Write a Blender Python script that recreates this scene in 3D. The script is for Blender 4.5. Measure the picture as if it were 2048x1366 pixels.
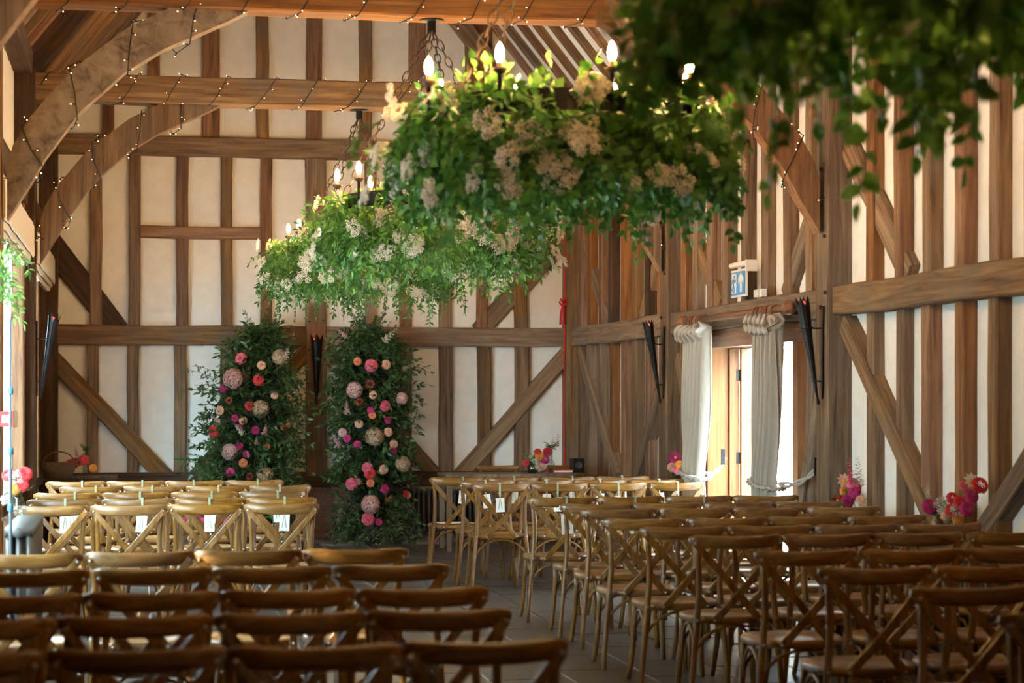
import bpy, bmesh, math, random
import numpy as np
from mathutils import Vector, Matrix
random.seed(7)
RNG = np.random.default_rng(11)
for o in list(bpy.data.objects):
    bpy.data.objects.remove(o)
SC = bpy.context.scene
COL = SC.collection
PI = math.pi

# ------------------------------------------------------------------ camera, sky, sun, exposure
CAM_H = 1.58
YAW = math.atan(744 / 4096)
cam_d = bpy.data.cameras.new('camera')
cam = bpy.data.objects.new('camera', cam_d)
COL.objects.link(cam)
cam.location = (0, 0, CAM_H)
cam.rotation_euler = (PI / 2, 0, -YAW)
cam_d.sensor_width = 36
cam_d.lens = 72
cam_d.shift_y = 111 / 2048
cam_d.clip_end = 300
cam_d.dof.use_dof = True
cam_d.dof.focus_distance = 17.0
cam_d.dof.aperture_fstop = 2.8
SC.camera = cam

world = bpy.data.worlds.new('sky')
SC.world = world
world.use_nodes = True
bg = world.node_tree.nodes['Background']
bg.inputs[0].default_value = (0.66, 0.88, 1.0, 1)
bg.inputs[1].default_value = 29.0

sun_d = bpy.data.lights.new('sun', 'SUN')
sun = bpy.data.objects.new('sun', sun_d)
COL.objects.link(sun)
sun_d.energy = 60
sun_d.color = (1.0, 0.86, 0.66)
sun_d.angle = math.radians(0.6)
sun.rotation_euler = Vector((0.80, 0.12, -0.50)).to_track_quat('-Z', 'Y').to_euler()

SC.view_settings.view_transform = 'Standard'
SC.view_settings.look = 'None'
SC.view_settings.gamma = 1
SC.view_settings.use_curve_mapping = False
SC.view_settings.exposure = 1.2
SC.cycles.max_bounces = 5
SC.cycles.diffuse_bounces = 4
SC.cycles.glossy_bounces = 3
SC.cycles.transparent_max_bounces = 8
SC.cycles.caustics_reflective = False
SC.cycles.caustics_refractive = False
SC.cycles.sample_clamp_indirect = 6
SC.cycles.use_adaptive_sampling = True
SC.cycles.adaptive_threshold = 0.2
SC.cycles.adaptive_min_samples = 24
SC.cycles.use_denoising = True

# ------------------------------------------------------------------ room measures (metres)
XR, XL = 4.78, -0.90            # inner faces of the posts
PXR, PXL = 4.96, -1.08          # plaster faces
YB = 22.95                      # back wall plaster
YF = -2.5                       # wall behind the viewer
XC = 1.94
BAYS = [0.50, 4.99, 9.48, 13.97, 18.46]
TIE0, TIE1 = 4.18, 4.42
PLATE_Z = 4.45
PITCH = 1.25
SILL_Z = 0.72
WIN = [(8.55, 9.30, 0.80, 2.75), (9.64, 13.60, 0.80, 2.95), (14.35, 18.05, 0.80, 2.95), (18.85, 20.6, 0.80, 2.95)]   # window openings of the left wall: y0, y1, z0, z1
DOOR = (14.85, 17.25, 2.0)      # door opening of the right wall: y0, y1, head

# photograph measurements -> points on real planes of the room
_c, _s = math.cos(YAW), math.sin(YAW)
def on_y(px, py, Y):
    u = (px - 1024) / 4096
    X = Y * (_s + u * _c) / (_c - u * _s)
    return X, CAM_H + (794 - py) * (X * _s + Y * _c) / 4096
def on_x(px, py, X):
    u = (px - 1024) / 4096
    Y = X * (_c - u * _s) / (_s + u * _c)
    return Y, CAM_H + (794 - py) * (X * _s + Y * _c) / 4096

# windows and the doorway guide the sky light into the room
def portal(name, loc, rot, sx, sy):
    l = bpy.data.lights.new(name, 'AREA')
    l.shape = 'RECTANGLE'; l.size = sx; l.size_y = sy
    l.cycles.is_portal = True
    o = bpy.data.objects.new(name, l); COL.objects.link(o)
    o.location = loc; o.rotation_euler = rot
for y0, y1, z0, z1 in WIN:
    portal('window_portal', (PXL - 0.28, (y0 + y1) / 2, (z0 + z1) / 2), (0, -PI / 2, 0), z1 - z0, y1 - y0)
portal('door_portal', (PXR + 0.3, (DOOR[0] + DOOR[1]) / 2, 1.0), (0, PI / 2, 0), 2.0, DOOR[1] - DOOR[0])

# ------------------------------------------------------------------ materials
def mat(name):
    m = bpy.data.materials.new(name); m.use_nodes = True
    nt = m.node_tree
    return m, nt, nt.nodes, nt.links, nt.nodes['Principled BSDF']
def N(nt, t, **kw):
    n = nt.nodes.new(t)
    for k, v in kw.items():
        setattr(n, k, v)
    return n
def ramp(nt, stops):
    r = nt.nodes.new('ShaderNodeValToRGB')
    e = r.color_ramp.elements
    e[0].position, e[0].color = stops[0][0], (*stops[0][1], 1)
    e[1].position, e[1].color = stops[-1][0], (*stops[-1][1], 1)
    for p, c in stops[1:-1]:
        x = e.new(p); x.color = (*c, 1)
    return r
def simple(name, col, rough=0.5, metal=0.0, bump=0.0, bscale=60, var=0.0, spec=0.5):
    m, nt, nd, lk, b = mat(name)
    b.inputs['Roughness'].default_value = rough
    b.inputs['Metallic'].default_value = metal
    b.inputs['Specular IOR Level'].default_value = spec
    tc = N(nt, 'ShaderNodeTexCoord'); no = N(nt, 'ShaderNodeTexNoise')
    no.inputs['Scale'].default_value = bscale; no.inputs['Detail'].default_value = 2.5
    lk.new(tc.outputs['Object'], no.inputs['Vector'])
    lo = tuple(c * (1 - var) for c in col); hi = tuple(min(1, c * (1 + var)) for c in col)
    r = ramp(nt, [(0.3, lo), (0.7, hi)])
    lk.new(no.outputs['Fac'], r.inputs['Fac']); lk.new(r.outputs['Color'], b.inputs['Base Color'])
    if bump:
        bp = N(nt, 'ShaderNodeBump'); bp.inputs['Strength'].default_value = bump; bp.inputs['Distance'].default_value = 0.01
        lk.new(no.outputs['Fac'], bp.inputs['Height']); lk.new(bp.outputs['Normal'], b.inputs['Normal'])
    return m
def wood(name, dark, mid, light, rough=0.75, grey=0.35, sx=22.0, sz=1.3, axis='Z', bump=0.35, vr=(0.72, 1.2), stain=None, k=0.97, sat=(0.75, 1.1)):
    """sawn timber: grain along the local axis, knots, grey weathering; every piece differs"""
    dark, mid, light = [tuple(k * c ** 1.28 for c in q) for q in (dark, mid, light)]
    m, nt, nd, lk, b = mat(name)
    b.inputs['Roughness'].default_value = rough
    b.inputs['Specular IOR Level'].default_value = 0.3
    tc = N(nt, 'ShaderNodeTexCoord'); oi = N(nt, 'ShaderNodeObjectInfo')
    off = N(nt, 'ShaderNodeVectorMath', operation='MULTIPLY_ADD')
    mu = N(nt, 'ShaderNodeMath', operation='MULTIPLY'); mu.inputs[1].default_value = 47.0
    lk.new(oi.outputs['Random'], mu.inputs[0])
    s = [sx, sx, sx]; s['XYZ'.index(axis)] = sz
    off.inputs[1].default_value = s
    lk.new(tc.outputs['Object'], off.inputs[0]); lk.new(mu.outputs[0], off.inputs[2])
    n1 = N(nt, 'ShaderNodeTexNoise'); n1.inputs['Scale'].default_value = 1.0; n1.inputs['Detail'].default_value = 3.5
    n1.inputs['Roughness'].default_value = 0.65; n1.inputs['Distortion'].default_value = 0.6
    lk.new(off.outputs[0], n1.inputs['Vector'])
    r1 = ramp(nt, [(0.28, dark), (0.5, mid), (0.74, light)])
    lk.new(n1.outputs['Fac'], r1.inputs['Fac'])
    ad = N(nt, 'ShaderNodeVectorMath', operation='ADD'); lk.new(tc.outputs['Object'], ad.inputs[0]); lk.new(mu.outputs[0], ad.inputs[1])
    n2 = N(nt, 'ShaderNodeTexNoise'); n2.inputs['Scale'].default_value = 2.6; n2.inputs['Detail'].default_value = 2.5
    lk.new(ad.outputs[0], n2.inputs['Vector'])
    r2 = ramp(nt, [(0.42, (0, 0, 0)), (0.72, (1, 1, 1))])
    lk.new(n2.outputs['Fac'], r2.inputs['Fac'])
    # grey weathered stains, stronger on some pieces
    wn = N(nt, 'ShaderNodeTexWhiteNoise', noise_dimensions='1D'); lk.new(oi.outputs['Random'], wn.inputs['W'])
    am = N(nt, 'ShaderNodeMath', operation='MULTIPLY'); lk.new(r2.outputs['Color'], am.inputs[0]); lk.new(wn.outputs['Value'], am.inputs[1])
    am2 = N(nt, 'ShaderNodeMath', operation='MULTIPLY'); am2.inputs[1].default_value = grey * 2; lk.new(am.outputs[0], am2.inputs[0])
    mx = N(nt, 'ShaderNodeMix', data_type='RGBA')
    g = sum(mid) / 3
    mx.inputs[7].default_value = (*stain, 1) if stain else (g * 0.95, g * 0.84, g * 0.68, 1)
    lk.new(am2.outputs[0], mx.inputs[0]); lk.new(r1.outputs['Color'], mx.inputs[6])
    hs = N(nt, 'ShaderNodeHueSaturation')
    mr = N(nt, 'ShaderNodeMapRange'); mr.inputs[3].default_value = vr[0]; mr.inputs[4].default_value = vr[1]
    lk.new(oi.outputs['Random'], mr.inputs[0]); lk.new(mr.outputs[0], hs.inputs['Value'])
    mr2 = N(nt, 'ShaderNodeMapRange'); mr2.inputs[3].default_value = sat[0]; mr2.inputs[4].default_value = sat[1]
    lk.new(wn.outputs['Value'], mr2.inputs[0]); lk.new(mr2.outputs[0], hs.inputs['Saturation'])
    lk.new(mx.outputs[2], hs.inputs['Color']); lk.new(hs.outputs['Color'], b.inputs['Base Color'])
    if bump > 0.1:
        bp = N(nt, 'ShaderNodeBump'); bp.inputs['Strength'].default_value = bump; bp.inputs['Distance'].default_value = 0.006
        lk.new(n1.outputs['Fac'], bp.inputs['Height']); lk.new(bp.outputs['Normal'], b.inputs['Normal'])
    return m
def leafy(name, c0, c1, c2, trans=0.35, rough=0.45):
    """petals and leaves: every island its own tint, light shines through"""
    m, nt, nd, lk, b = mat(name)
    b.inputs['Roughness'].default_value = rough
    ge = N(nt, 'ShaderNodeNewGeometry'); oi = N(nt, 'ShaderNodeObjectInfo')
    a = N(nt, 'ShaderNodeMath', operation='ADD'); f = N(nt, 'ShaderNodeMath', operation='FRACT')
    lk.new(ge.outputs['Random Per Island'], a.inputs[0]); lk.new(oi.outputs['Random'], a.inputs[1]); lk.new(a.outputs[0], f.inputs[0])
    r = ramp(nt, [(0.0, c0), (0.5, c1), (1.0, c2)])
    lk.new(f.outputs[0], r.inputs['Fac']); lk.new(r.outputs['Color'], b.inputs['Base Color'])
    tr = N(nt, 'ShaderNodeBsdfTranslucent'); lk.new(r.outputs['Color'], tr.inputs['Color'])
    mx = N(nt, 'ShaderNodeMixShader'); mx.inputs[0].default_value = trans
    lk.new(b.outputs[0], mx.inputs[1]); lk.new(tr.outputs[0], mx.inputs[2])
    lk.new(mx.outputs[0], nd['Material Output'].inputs['Surface'])
    return m
def glowing(name, col, strength, sample=True):
    m, nt, nd, lk, b = mat(name)
    b.inputs['Base Color'].default_value = (*col, 1)
    b.inputs['Emission Color'].default_value = (*col, 1)
    b.inputs['Emission Strength'].default_value = strength
    if not sample:
        m.cycles.emission_sampling = 'NONE'
    return m
def clear_glass(name, tint=(0.95, 0.97, 0.97), gloss=0.10):
    m, nt, nd, lk, b = mat(name)
    t = N(nt, 'ShaderNodeBsdfTransparent'); t.inputs[0].default_value = (*tint, 1)
    g = N(nt, 'ShaderNodeBsdfGlossy'); g.inputs['Roughness'].default_value = 0.03
    lw = N(nt, 'ShaderNodeLayerWeight'); lw.inputs['Blend'].default_value = 0.25
    mm = N(nt, 'ShaderNodeMath', operation='MULTIPLY_ADD'); mm.inputs[1].default_value = 0.35; mm.inputs[2].default_value = gloss * 0.3
    lk.new(lw.outputs['Facing'], mm.inputs[0])
    mx = N(nt, 'ShaderNodeMixShader')
    lk.new(mm.outputs[0], mx.inputs[0]); lk.new(t.outputs[0], mx.inputs[1]); lk.new(g.outputs[0], mx.inputs[2])
    lk.new(mx.outputs[0], nd['Material Output'].inputs['Surface'])
    return m

M = {}
M['oak'] = wood('oak timber', (0.14, 0.072, 0.031), (0.30, 0.178, 0.082), (0.43, 0.275, 0.140), grey=0.35)
M['oak_red'] = wood('warm oak timber', (0.14, 0.061, 0.021), (0.31, 0.152, 0.057), (0.43, 0.235, 0.10), grey=0.12)
M['oak_grey'] = wood('weathered oak', (0.13, 0.076, 0.040), (0.30, 0.190, 0.105), (0.44, 0.30, 0.18), grey=0.35)
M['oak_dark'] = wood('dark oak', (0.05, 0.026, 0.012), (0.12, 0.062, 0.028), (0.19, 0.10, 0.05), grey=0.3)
M['arch'] = wood('stained pale oak', (0.17, 0.11, 0.06), (0.40, 0.27, 0.15), (0.52, 0.38, 0.23), grey=0.7, sx=9, sz=9, stain=(0.05, 0.036, 0.022), k=1.15)
M['door_wood'] = wood('door pine', (0.24, 0.10, 0.035), (0.38, 0.18, 0.075), (0.48, 0.25, 0.11), grey=0.0, rough=0.5, sx=30, sz=1.6, k=0.95)
M['pole_wood'] = wood('pole wood', (0.16, 0.065, 0.022), (0.30, 0.13, 0.05), (0.38, 0.18, 0.07), grey=0.0, rough=0.45)
for ax, nm in (('Z', 'chair'), ('X', 'chair_x')):
    M[nm] = wood(nm + ' wood', (0.16, 0.080, 0.026), (0.31, 0.175, 0.066), (0.43, 0.27, 0.115), grey=0.0, rough=0.33, sx=34, sz=3.5, axis=ax, bump=0.06, vr=(0.86, 1.08), k=0.96, sat=(0.95, 1.1))
    M[nm].node_tree.nodes['Principled BSDF'].inputs['Specular IOR Level'].default_value = 0.5
M['table_wood'] = wood('table wood', (0.13, 0.085, 0.05), (0.26, 0.18, 0.11), (0.36, 0.26, 0.17), grey=0.2, rough=0.5)
M['plaster'] = simple('lime plaster', (0.85, 0.83, 0.78), rough=0.95, bump=0.15, bscale=9, var=0.035, spec=0.1)
M['tile'] = simple('stone tile', (0.055, 0.044, 0.036), rough=0.36, bump=0.25, bscale=7, var=0.35)
M['grout'] = simple('grout', (0.24, 0.21, 0.18), rough=0.9, var=0.2)
M['iron'] = simple('black iron', (0.012, 0.011, 0.011), rough=0.42, metal=0.6, bump=0.3, bscale=80)
M['rust'] = simple('rusty chain', (0.055, 0.034, 0.022), rough=0.6, metal=0.4, bump=0.2, var=0.3)
M['steel'] = simple('steel', (0.50, 0.48, 0.45), rough=0.3, metal=0.9)
M['radiator'] = simple('radiator paint', (0.05, 0.047, 0.042), rough=0.4, var=0.08)
M['cane'] = simple('woven cane', (0.36, 0.235, 0.115), rough=0.6, bump=0.8, bscale=160, var=0.4)
M['linen'] = simple('linen', (0.40, 0.36, 0.30), rough=0.95, bump=0.25, bscale=220, var=0.07, spec=0.1)
M['rope'] = simple('rope', (0.42, 0.39, 0.34), rough=0.95, bump=0.6, bscale=150, var=0.2)
M['blind'] = simple('blind cloth', (0.72, 0.66, 0.56), rough=0.85, var=0.05)
M['paper'] = simple('paper', (0.86, 0.85, 0.82), rough=0.8)
M['ribbon'] = simple('sage ribbon', (0.33, 0.37, 0.24), rough=0.7)
M['red'] = simple('red cloth', (0.62, 0.012, 0.02), rough=0.6)
M['red_box'] = simple('red plastic', (0.62, 0.03, 0.025), rough=0.35)
M['brick'] = simple('brick', (0.24, 0.115, 0.07), rough=0.9, bump=0.5, bscale=40, var=0.4)
M['mortar'] = simple('mortar', (0.22, 0.19, 0.155), rough=0.95, bump=0.3, var=0.15)
M['ground'] = simple('gravel', (0.50, 0.49, 0.48), rough=1, bscale=30, var=0.15)
M['pale_wall'] = simple('pale render', (0.75, 0.73, 0.68), rough=1, var=0.05)
M['slate'] = simple('roof slate', (0.26, 0.25, 0.25), rough=0.8, var=0.2)
M['white_paint'] = simple('white paint', (0.80, 0.80, 0.78), rough=0.4)
M['sign_blue'] = simple('sign blue', (0.035, 0.27, 0.62), rough=0.3)
M['pole_grey'] = simple('grey pole', (0.045, 0.058, 0.068), rough=0.45, metal=0.0)
M['collar_blue'] = simple('blue collar', (0.03, 0.14, 0.20), rough=0.4)
M['moss'] = simple('moss core', (0.012, 0.022, 0.010), rough=1)
M['pot'] = simple('dark pot', (0.05, 0.05, 0.045), rough=0.7, var=0.3)
M['wicker'] = simple('wicker', (0.17, 0.10, 0.05), rough=0.7, bump=1, bscale=120, var=0.5)
M['glass'] = clear_glass('window glass')
M['vase'] = clear_glass('vase glass', (0.80, 0.86, 0.84), 0.35)
M['vase_green'] = clear_glass('green glass', (0.18, 0.42, 0.25), 0.3)
M['bulb'] = glowing('lit candle bulb', (1.0, 0.56, 0.20), 430)
M['fairy'] = glowing('lit fairy bulb', (1.0, 0.66, 0.30), 3.5, sample=False)
M['ember'] = glowing('red ember lamp', (1.0, 0.04, 0.02), 2.0, sample=False)
M['wire'] = simple('dark wire', (0.010, 0.012, 0.010), rough=0.6)
M['ivory'] = simple('candle sleeve', (0.62, 0.50, 0.34), rough=0.5)
M['leaf_a'] = leafy('bright leaves', (0.055, 0.155, 0.018), (0.115, 0.27, 0.035), (0.20, 0.37, 0.06))
M['leaf_b'] = leafy('mid green leaves', (0.028, 0.105, 0.015), (0.060, 0.185, 0.024), (0.12, 0.27, 0.045))
M['leaf_c'] = leafy('deep green leaves', (0.028, 0.078, 0.022), (0.052, 0.130, 0.038), (0.095, 0.19, 0.062), 0.22, 0.3)
M['leaf_o'] = leafy('olive leaves', (0.085, 0.115, 0.060), (0.15, 0.19, 0.105), (0.23, 0.27, 0.16), 0.2)
M['yew'] = simple('yew hedge', (0.022, 0.030, 0.022), rough=1, bump=1, bscale=6, var=0.5)
M['stem'] = simple('green stem', (0.06, 0.10, 0.03), rough=0.7, var=0.2)
M['twig'] = simple('brown twig', (0.085, 0.055, 0.03), rough=0.8, var=0.2)
M['white_fl'] = leafy('cream blossom', (0.62, 0.52, 0.40), (0.78, 0.70, 0.58), (0.86, 0.82, 0.74), 0.2)
FC = {
    'pink': ((0.70, 0.07, 0.15), (0.80, 0.12, 0.22), (0.86, 0.22, 0.30)),
    'magenta': ((0.42, 0.008, 0.12), (0.56, 0.015, 0.19), (0.66, 0.04, 0.26)),
    'red': ((0.55, 0.012, 0.02), (0.68, 0.02, 0.035), (0.76, 0.05, 0.05)),
    'coral': ((0.80, 0.17, 0.07), (0.88, 0.27, 0.12), (0.92, 0.38, 0.20)),
    'peach': ((0.78, 0.36, 0.24), (0.86, 0.47, 0.34), (0.90, 0.58, 0.44)),
    'orange': ((0.85, 0.22, 0.02), (0.90, 0.32, 0.03), (0.93, 0.42, 0.06)),
    'blush': ((0.56, 0.25, 0.26), (0.70, 0.40, 0.38), (0.82, 0.60, 0.54)),
    'antique': ((0.40, 0.24, 0.14), (0.55, 0.38, 0.25), (0.66, 0.52, 0.36)),
    'rust': ((0.12, 0.012, 0.006), (0.30, 0.03, 0.01), (0.45, 0.08, 0.015)),
    'white': ((0.62, 0.60, 0.50), (0.76, 0.75, 0.66), (0.85, 0.84, 0.78)),
}
for k, v in FC.items():
    M['f_' + k] = leafy(k + ' petals', *[tuple(c * 0.82 for c in q) for q in v], trans=0.2, rough=0.6)
M['yellow_c'] = simple('flower centre', (0.70, 0.36, 0.03), rough=0.8, var=0.3)
M['dark_c'] = simple('dark flower centre', (0.02, 0.01, 0.008), rough=0.9)

# ------------------------------------------------------------------ mesh helpers
class MB:
    def __init__(s):
        s.v, s.f = [], []
    def add(s, vs, fs):
        b = len(s.v)
        s.v += [tuple(p) for p in vs]
        s.f += [tuple(i + b for i in q) for q in fs]
        return s
    def box(s, x0, x1, y0, y1, z0, z1):
        return s.add([(x0, y0, z0), (x1, y0, z0), (x1, y1, z0), (x0, y1, z0), (x0, y0, z1), (x1, y0, z1), (x1, y1, z1), (x0, y1, z1)],
                     [(0, 3, 2, 1), (4, 5, 6, 7), (0, 1, 5, 4), (1, 2, 6, 5), (2, 3, 7, 6), (3, 0, 4, 7)])
    def rings(s, rings, cap=True, closed=False):
        n = len(rings[0]); k = len(rings)
        vs = [p for r in rings for p in r]; fs = []
        for i in range(k if closed else k - 1):
            a, b = i * n, ((i + 1) % k) * n
            for j in range(n):
                fs.append((a + j, a + (j + 1) % n, b + (j + 1) % n, b + j))
        if cap and not closed:
            fs.append(tuple(range(n))[::-1]); fs.append(tuple((k - 1) * n + j for j in range(n)))
        return s.add(vs, fs)
    def tube(s, pts, r, n=8, closed=False, flat=None):
        """round (or flat: (half width, half thickness)) bar along a path"""
        pts = [Vector(p) for p in pts]; k = len(pts)
        rs = r if isinstance(r, (list, tuple)) else [r] * k
        rings, up = [], None
        for i, p in enumerate(pts):
            if closed:
                t = (pts[(i + 1) % k] - pts[i - 1])
            else:
                t = pts[min(i + 1, k - 1)] - pts[max(i - 1, 0)]
            t.normalize()
            if up is None:
                up = Vector((0, 0, 1)) if abs(t.z) < 0.9 else Vector((0, 1, 0))
            up = (up - t * up.dot(t)).normalized()
            b = t.cross(up)
            rings.append([p + (up * math.cos(2 * PI * j / n) + b * math.sin(2 * PI * j / n)) * rs[i] for j in range(n)])
        return s.rings(rings, closed=closed)
    def lathe(s, prof, n=12, cx=0, cy=0, cz=0):
        return s.rings([[(cx + r * math.cos(2 * PI * j / n), cy + r * math.sin(2 * PI * j / n), cz + z) for j in range(n)] for r, z in prof])
    def prism(s, poly, d0, d1, axis='y'):
        """closed outline (a, b) pushed through from d0 to d1 along axis"""
        mk = {'y': lambda a, b, d: (a, d, b), 'x': lambda a, b, d: (d, a, b), 'z': lambda a, b, d: (a, b, d)}[axis]
        n = len(poly)
        return s.add([mk(a, b, d0) for a, b in poly] + [mk(a, b, d1) for a, b in poly],
                     [tuple(range(n)), tuple(range(n, 2 * n))[::-1]] + [(i, i + n, (i + 1) % n + n, (i + 1) % n) for i in range(n)])
    def mesh(s, name, material, smooth=False):
        me = bpy.data.meshes.new(name)
        me.from_pydata(s.v, [], s.f)
        me.materials.append(material)
        bm = bmesh.new(); bm.from_mesh(me)
        bmesh.ops.recalc_face_normals(bm, faces=bm.faces)
        bm.to_mesh(me); bm.free()
        if smooth:
            me.shade_smooth() if hasattr(me, 'shade_smooth') else [setattr(p, 'use_smooth', True) for p in me.polygons]
        return me
    def build(s, name, material, parent=None, smooth=False):
        return link(name, s.mesh(name, material, smooth), parent)
def link(name, me, parent=None, loc=None, rot=None, scale=None):
    o = bpy.data.objects.new(name, me)
    COL.objects.link(o)
    if parent: o.parent = parent
    if loc is not None: o.location = loc
    if rot is not None: o.rotation_euler = rot
    if scale is not None: o.scale = (scale,) * 3 if not hasattr(scale, '__len__') else scale
    return o
def tag(o, label, cat=None, group=None, kind=None):
    o['label'] = label
    if cat: o['category'] = cat
    if group: o['group'] = group
    if kind: o['kind'] = kind
    return o
def empty(name, loc=(0, 0, 0), rz=0):
    o = bpy.data.objects.new(name, None); COL.objects.link(o)
    o.location = loc; o.rotation_euler = (0, 0, rz); o.empty_display_size = 0.1
    return o
def copy_tree(o, parent=None):
    c = o.copy(); COL.objects.link(c); c.parent = parent
    for ch in list(o.children):
        copy_tree(ch, c)
    return c
def timber(name, parent, p0, p1, w, d, n, material, wob=0.006, segs=None):
    """sawn beam from p0 to p1 (centre of its FACE), w across, d deep away from the room; n points into the room"""
    p0, p1, n = Vector(p0), Vector(p1), Vector(n)
    z = (p1 - p0); L = z.length; z.normalize()
    y = (n - z * n.dot(z)).normalized(); x = y.cross(z)
    k = segs or max(2, min(9, int(L / 0.5) + 1))
    c = min(0.012, w * 0.1)
    rings = []
    hw, hd = w / 2, d
    for i in range(k + 1):
        t = -L / 2 + L * i / k
        ox, oy = random.uniform(-wob, wob), random.uniform(-wob, wob) * 0.5
        s = 1 + random.uniform(-wob, wob) * 3
        sec = [(-hw + c, 0), (hw - c, 0), (hw, -c), (hw, -hd), (-hw, -hd), (-hw, -c)]
        rings.append([(a * s + ox, b + oy if b > -hd + 1e-4 else b, t) for a, b in sec])
    me = MB().rings(rings).mesh(name, material)
    o = bpy.data.objects.new(name, me); COL.objects.link(o)
    if parent: o.parent = parent
    o.matrix_basis = Matrix(((x.x, y.x, z.x, (p0.x + p1.x) / 2), (x.y, y.y, z.y, (p0.y + p1.y) / 2), (x.z, y.z, z.z, (p0.z + p1.z) / 2), (0, 0, 0, 1)))
    return o
def pick_oak(i=None):
    return random.choice([M['oak'], M['oak'], M['oak_red'], M['oak_grey']])
# ================================================================== THE SETTING
# ---------------------------------------------------------------- floor of stone tiles
fl = MB().box(-1.35, 5.25, YF, YB + 0.2, -0.2, -0.006).build('floor', M['grout'])
tag(fl, 'dark stone tiled floor of the barn', 'floor', kind='structure')
TW, TL = 0.46, 0.70
def tile_mesh(i):
    g = 0.004; c = 0.006; h = 0.0
    a, b = TW / 2 - g, TL / 2 - g
    j = lambda: random.uniform(-0.002, 0.002)
    top = [(-a + c + j(), -b + c + j()), (a - c + j(), -b + c + j()), (a - c + j(), b - c + j()), (-a + c + j(), b - c + j())]
    return MB().rings([[(-a, -b, -0.03), (a, -b, -0.03), (a, b, -0.03), (-a, b, -0.03)], [(-a, -b, h - c), (a, -b, h - c), (a, b, h - c), (-a, b, h - c)],
                       [(x, y, h) for x, y in top]]).mesh('tile', M['tile'])
TILES = [tile_mesh(i) for i in range(4)]
cnt = 0
for i in range(12):
    for j in range(25):
        y = 4.6 + j * TL + (TL / 2 if i % 2 else 0)
        link('tile', random.choice(TILES), fl, (-0.62 + i * TW, y, random.uniform(-0.0015, 0.0015)))

# ---------------------------------------------------------------- back gable wall
gable = [(-1.3, 0), (5.2, 0), (5.2, PLATE_Z - 0.25), (XC, PLATE_Z + 3.06 * PITCH + 0.1), (-1.3, PLATE_Z - 0.25)]
wb = MB().prism(gable, YB, YB + 0.2).build('wall_back', M['plaster'])
tag(wb, 'white plaster gable wall with oak studs, rails and braces', 'wall', kind='structure')
FB = YB - 0.09
bx = lambda px: on_y(px, 600, FB)[0]
bz = lambda py, px=600: on_y(px, py, FB)[1]
NB = (0, -1, 0)
R0, R1 = 2.15, 2.37          # mid rail
U0, U1 = 4.235, 4.45         # gable tie
def bstud(px0, px1, z0, z1, m=None, face=FB, depth=0.09):
    a, b = bx(px0), bx(px1)
    return timber('stud', wb, ((a + b) / 2, face, z0), ((a + b) / 2, face, z1), b - a, depth, NB, m or pick_oak())
# sill, rails, posts
timber('sill', wb, (-1.05, FB - 0.03, 0.66), (4.9, FB - 0.03, 0.66), 0.17, 0.12, NB, M['oak_dark'])
timber('rail', wb, (-1.0, FB - 0.03, 2.26), (bx(611), FB - 0.03, 2.26), 0.22, 0.12, NB, M['oak_grey'])
timber('rail', wb, (bx(653), FB - 0.03, 2.26), (4.86, FB - 0.03, 2.26), 0.215, 0.12, NB, M['oak_grey'])
timber('gable_tie', wb, (-1.0, FB - 0.04, 4.343), (4.9, FB - 0.04, 4.343), 0.215, 0.13, NB, M['oak'])
timber('post', wb, (XC - 0.01, FB - 0.045, 0.70), (XC - 0.01, FB - 0.045, U0), 0.225, 0.135, NB, M['oak_grey'])
timber('corner_post', wb, (4.86, FB - 0.10, 0.0), (4.86, FB - 0.10, 4.4), 0.22, 0.2, NB, M['oak_grey'])
timber('corner_post', wb, (-0.98, FB - 0.10, 0.0), (-0.98, FB - 0.10, 4.4), 0.20, 0.2, NB, M['oak_dark'])
# studs between rail and gable tie (warm, newer oak), below the rail (grey)
for a, b in [(180, 204), (257, 281), (353, 377), (442, 465), (521, 544), (731, 754), (801, 824), (879, 903), (954, 975), (1030, 1055)]:
    bstud(a, b, R1 - 0.01, U0 + 0.01, M['oak_grey'] if a == 879 else random.choice([M['oak_red'], M['oak_red'], M['oak']]))
for a, b in [(174, 196), (254, 277), (348, 372), (441, 465), (523, 547), (732, 755), (801, 824), (879, 906), (956, 982), (1031, 1058)]:
    bstud(a, b, 0.72, R0 + 0.01, random.choice([M['oak'], M['oak_grey'], M['oak_grey']]))
# gable studs above the tie
for a, b in [(296, 320), (405, 440), (513, 538), (614, 645), (719, 744), (818, 851), (932, 985), (205, 228)]:
    x = (bx(a) + bx(b)) / 2
    top = PLATE_Z + (3.0 - abs(x - XC)) * PITCH + 0.02
    bstud(a, b, U1 - 0.01, top, random.choice([M['oak_red'], M['oak']]))
# short nogging
timber('nogging', wb, (bx(281), FB - 0.012, bz(465, 400)), (bx(521), FB - 0.012, bz(465, 400)), 0.135, 0.09, NB, M['oak_red'])
def bbrace(x0, y0, x1, y1, w, m, off):
    a, b = on_y(x0, y0, FB), on_y(x1, y1, FB)
    timber('brace', wb, (a[0], FB + off, a[1]), (b[0], FB + off, b[1]), w, 0.09 + off * 0.5, NB, m)
bbrace(90, 470, 236, 662, 0.26, M['oak_dark'], 0.018)
bbrace(1140, 470, 958, 662, 0.20, M['oak_grey'], 0.018)
bbrace(88, 698, 338, 962, 0.185, M['oak'], -0.012)
bbrace(1140, 700, 912, 962, 0.17, M['oak'], -0.012)
bbrace(640, 690, 884, 962, 0.16, M['oak'], -0.010)
bbrace(622, 690, 384, 962, 0.16, M['oak'], -0.010)
# wedge of gable bracing under the roof slope
timber('brace', wb, (XC + 1.25, FB - 0.05, 6.25), (XC + 2.1, FB - 0.05, 5.2), 0.2, 0.1, NB, M['oak'])
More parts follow.
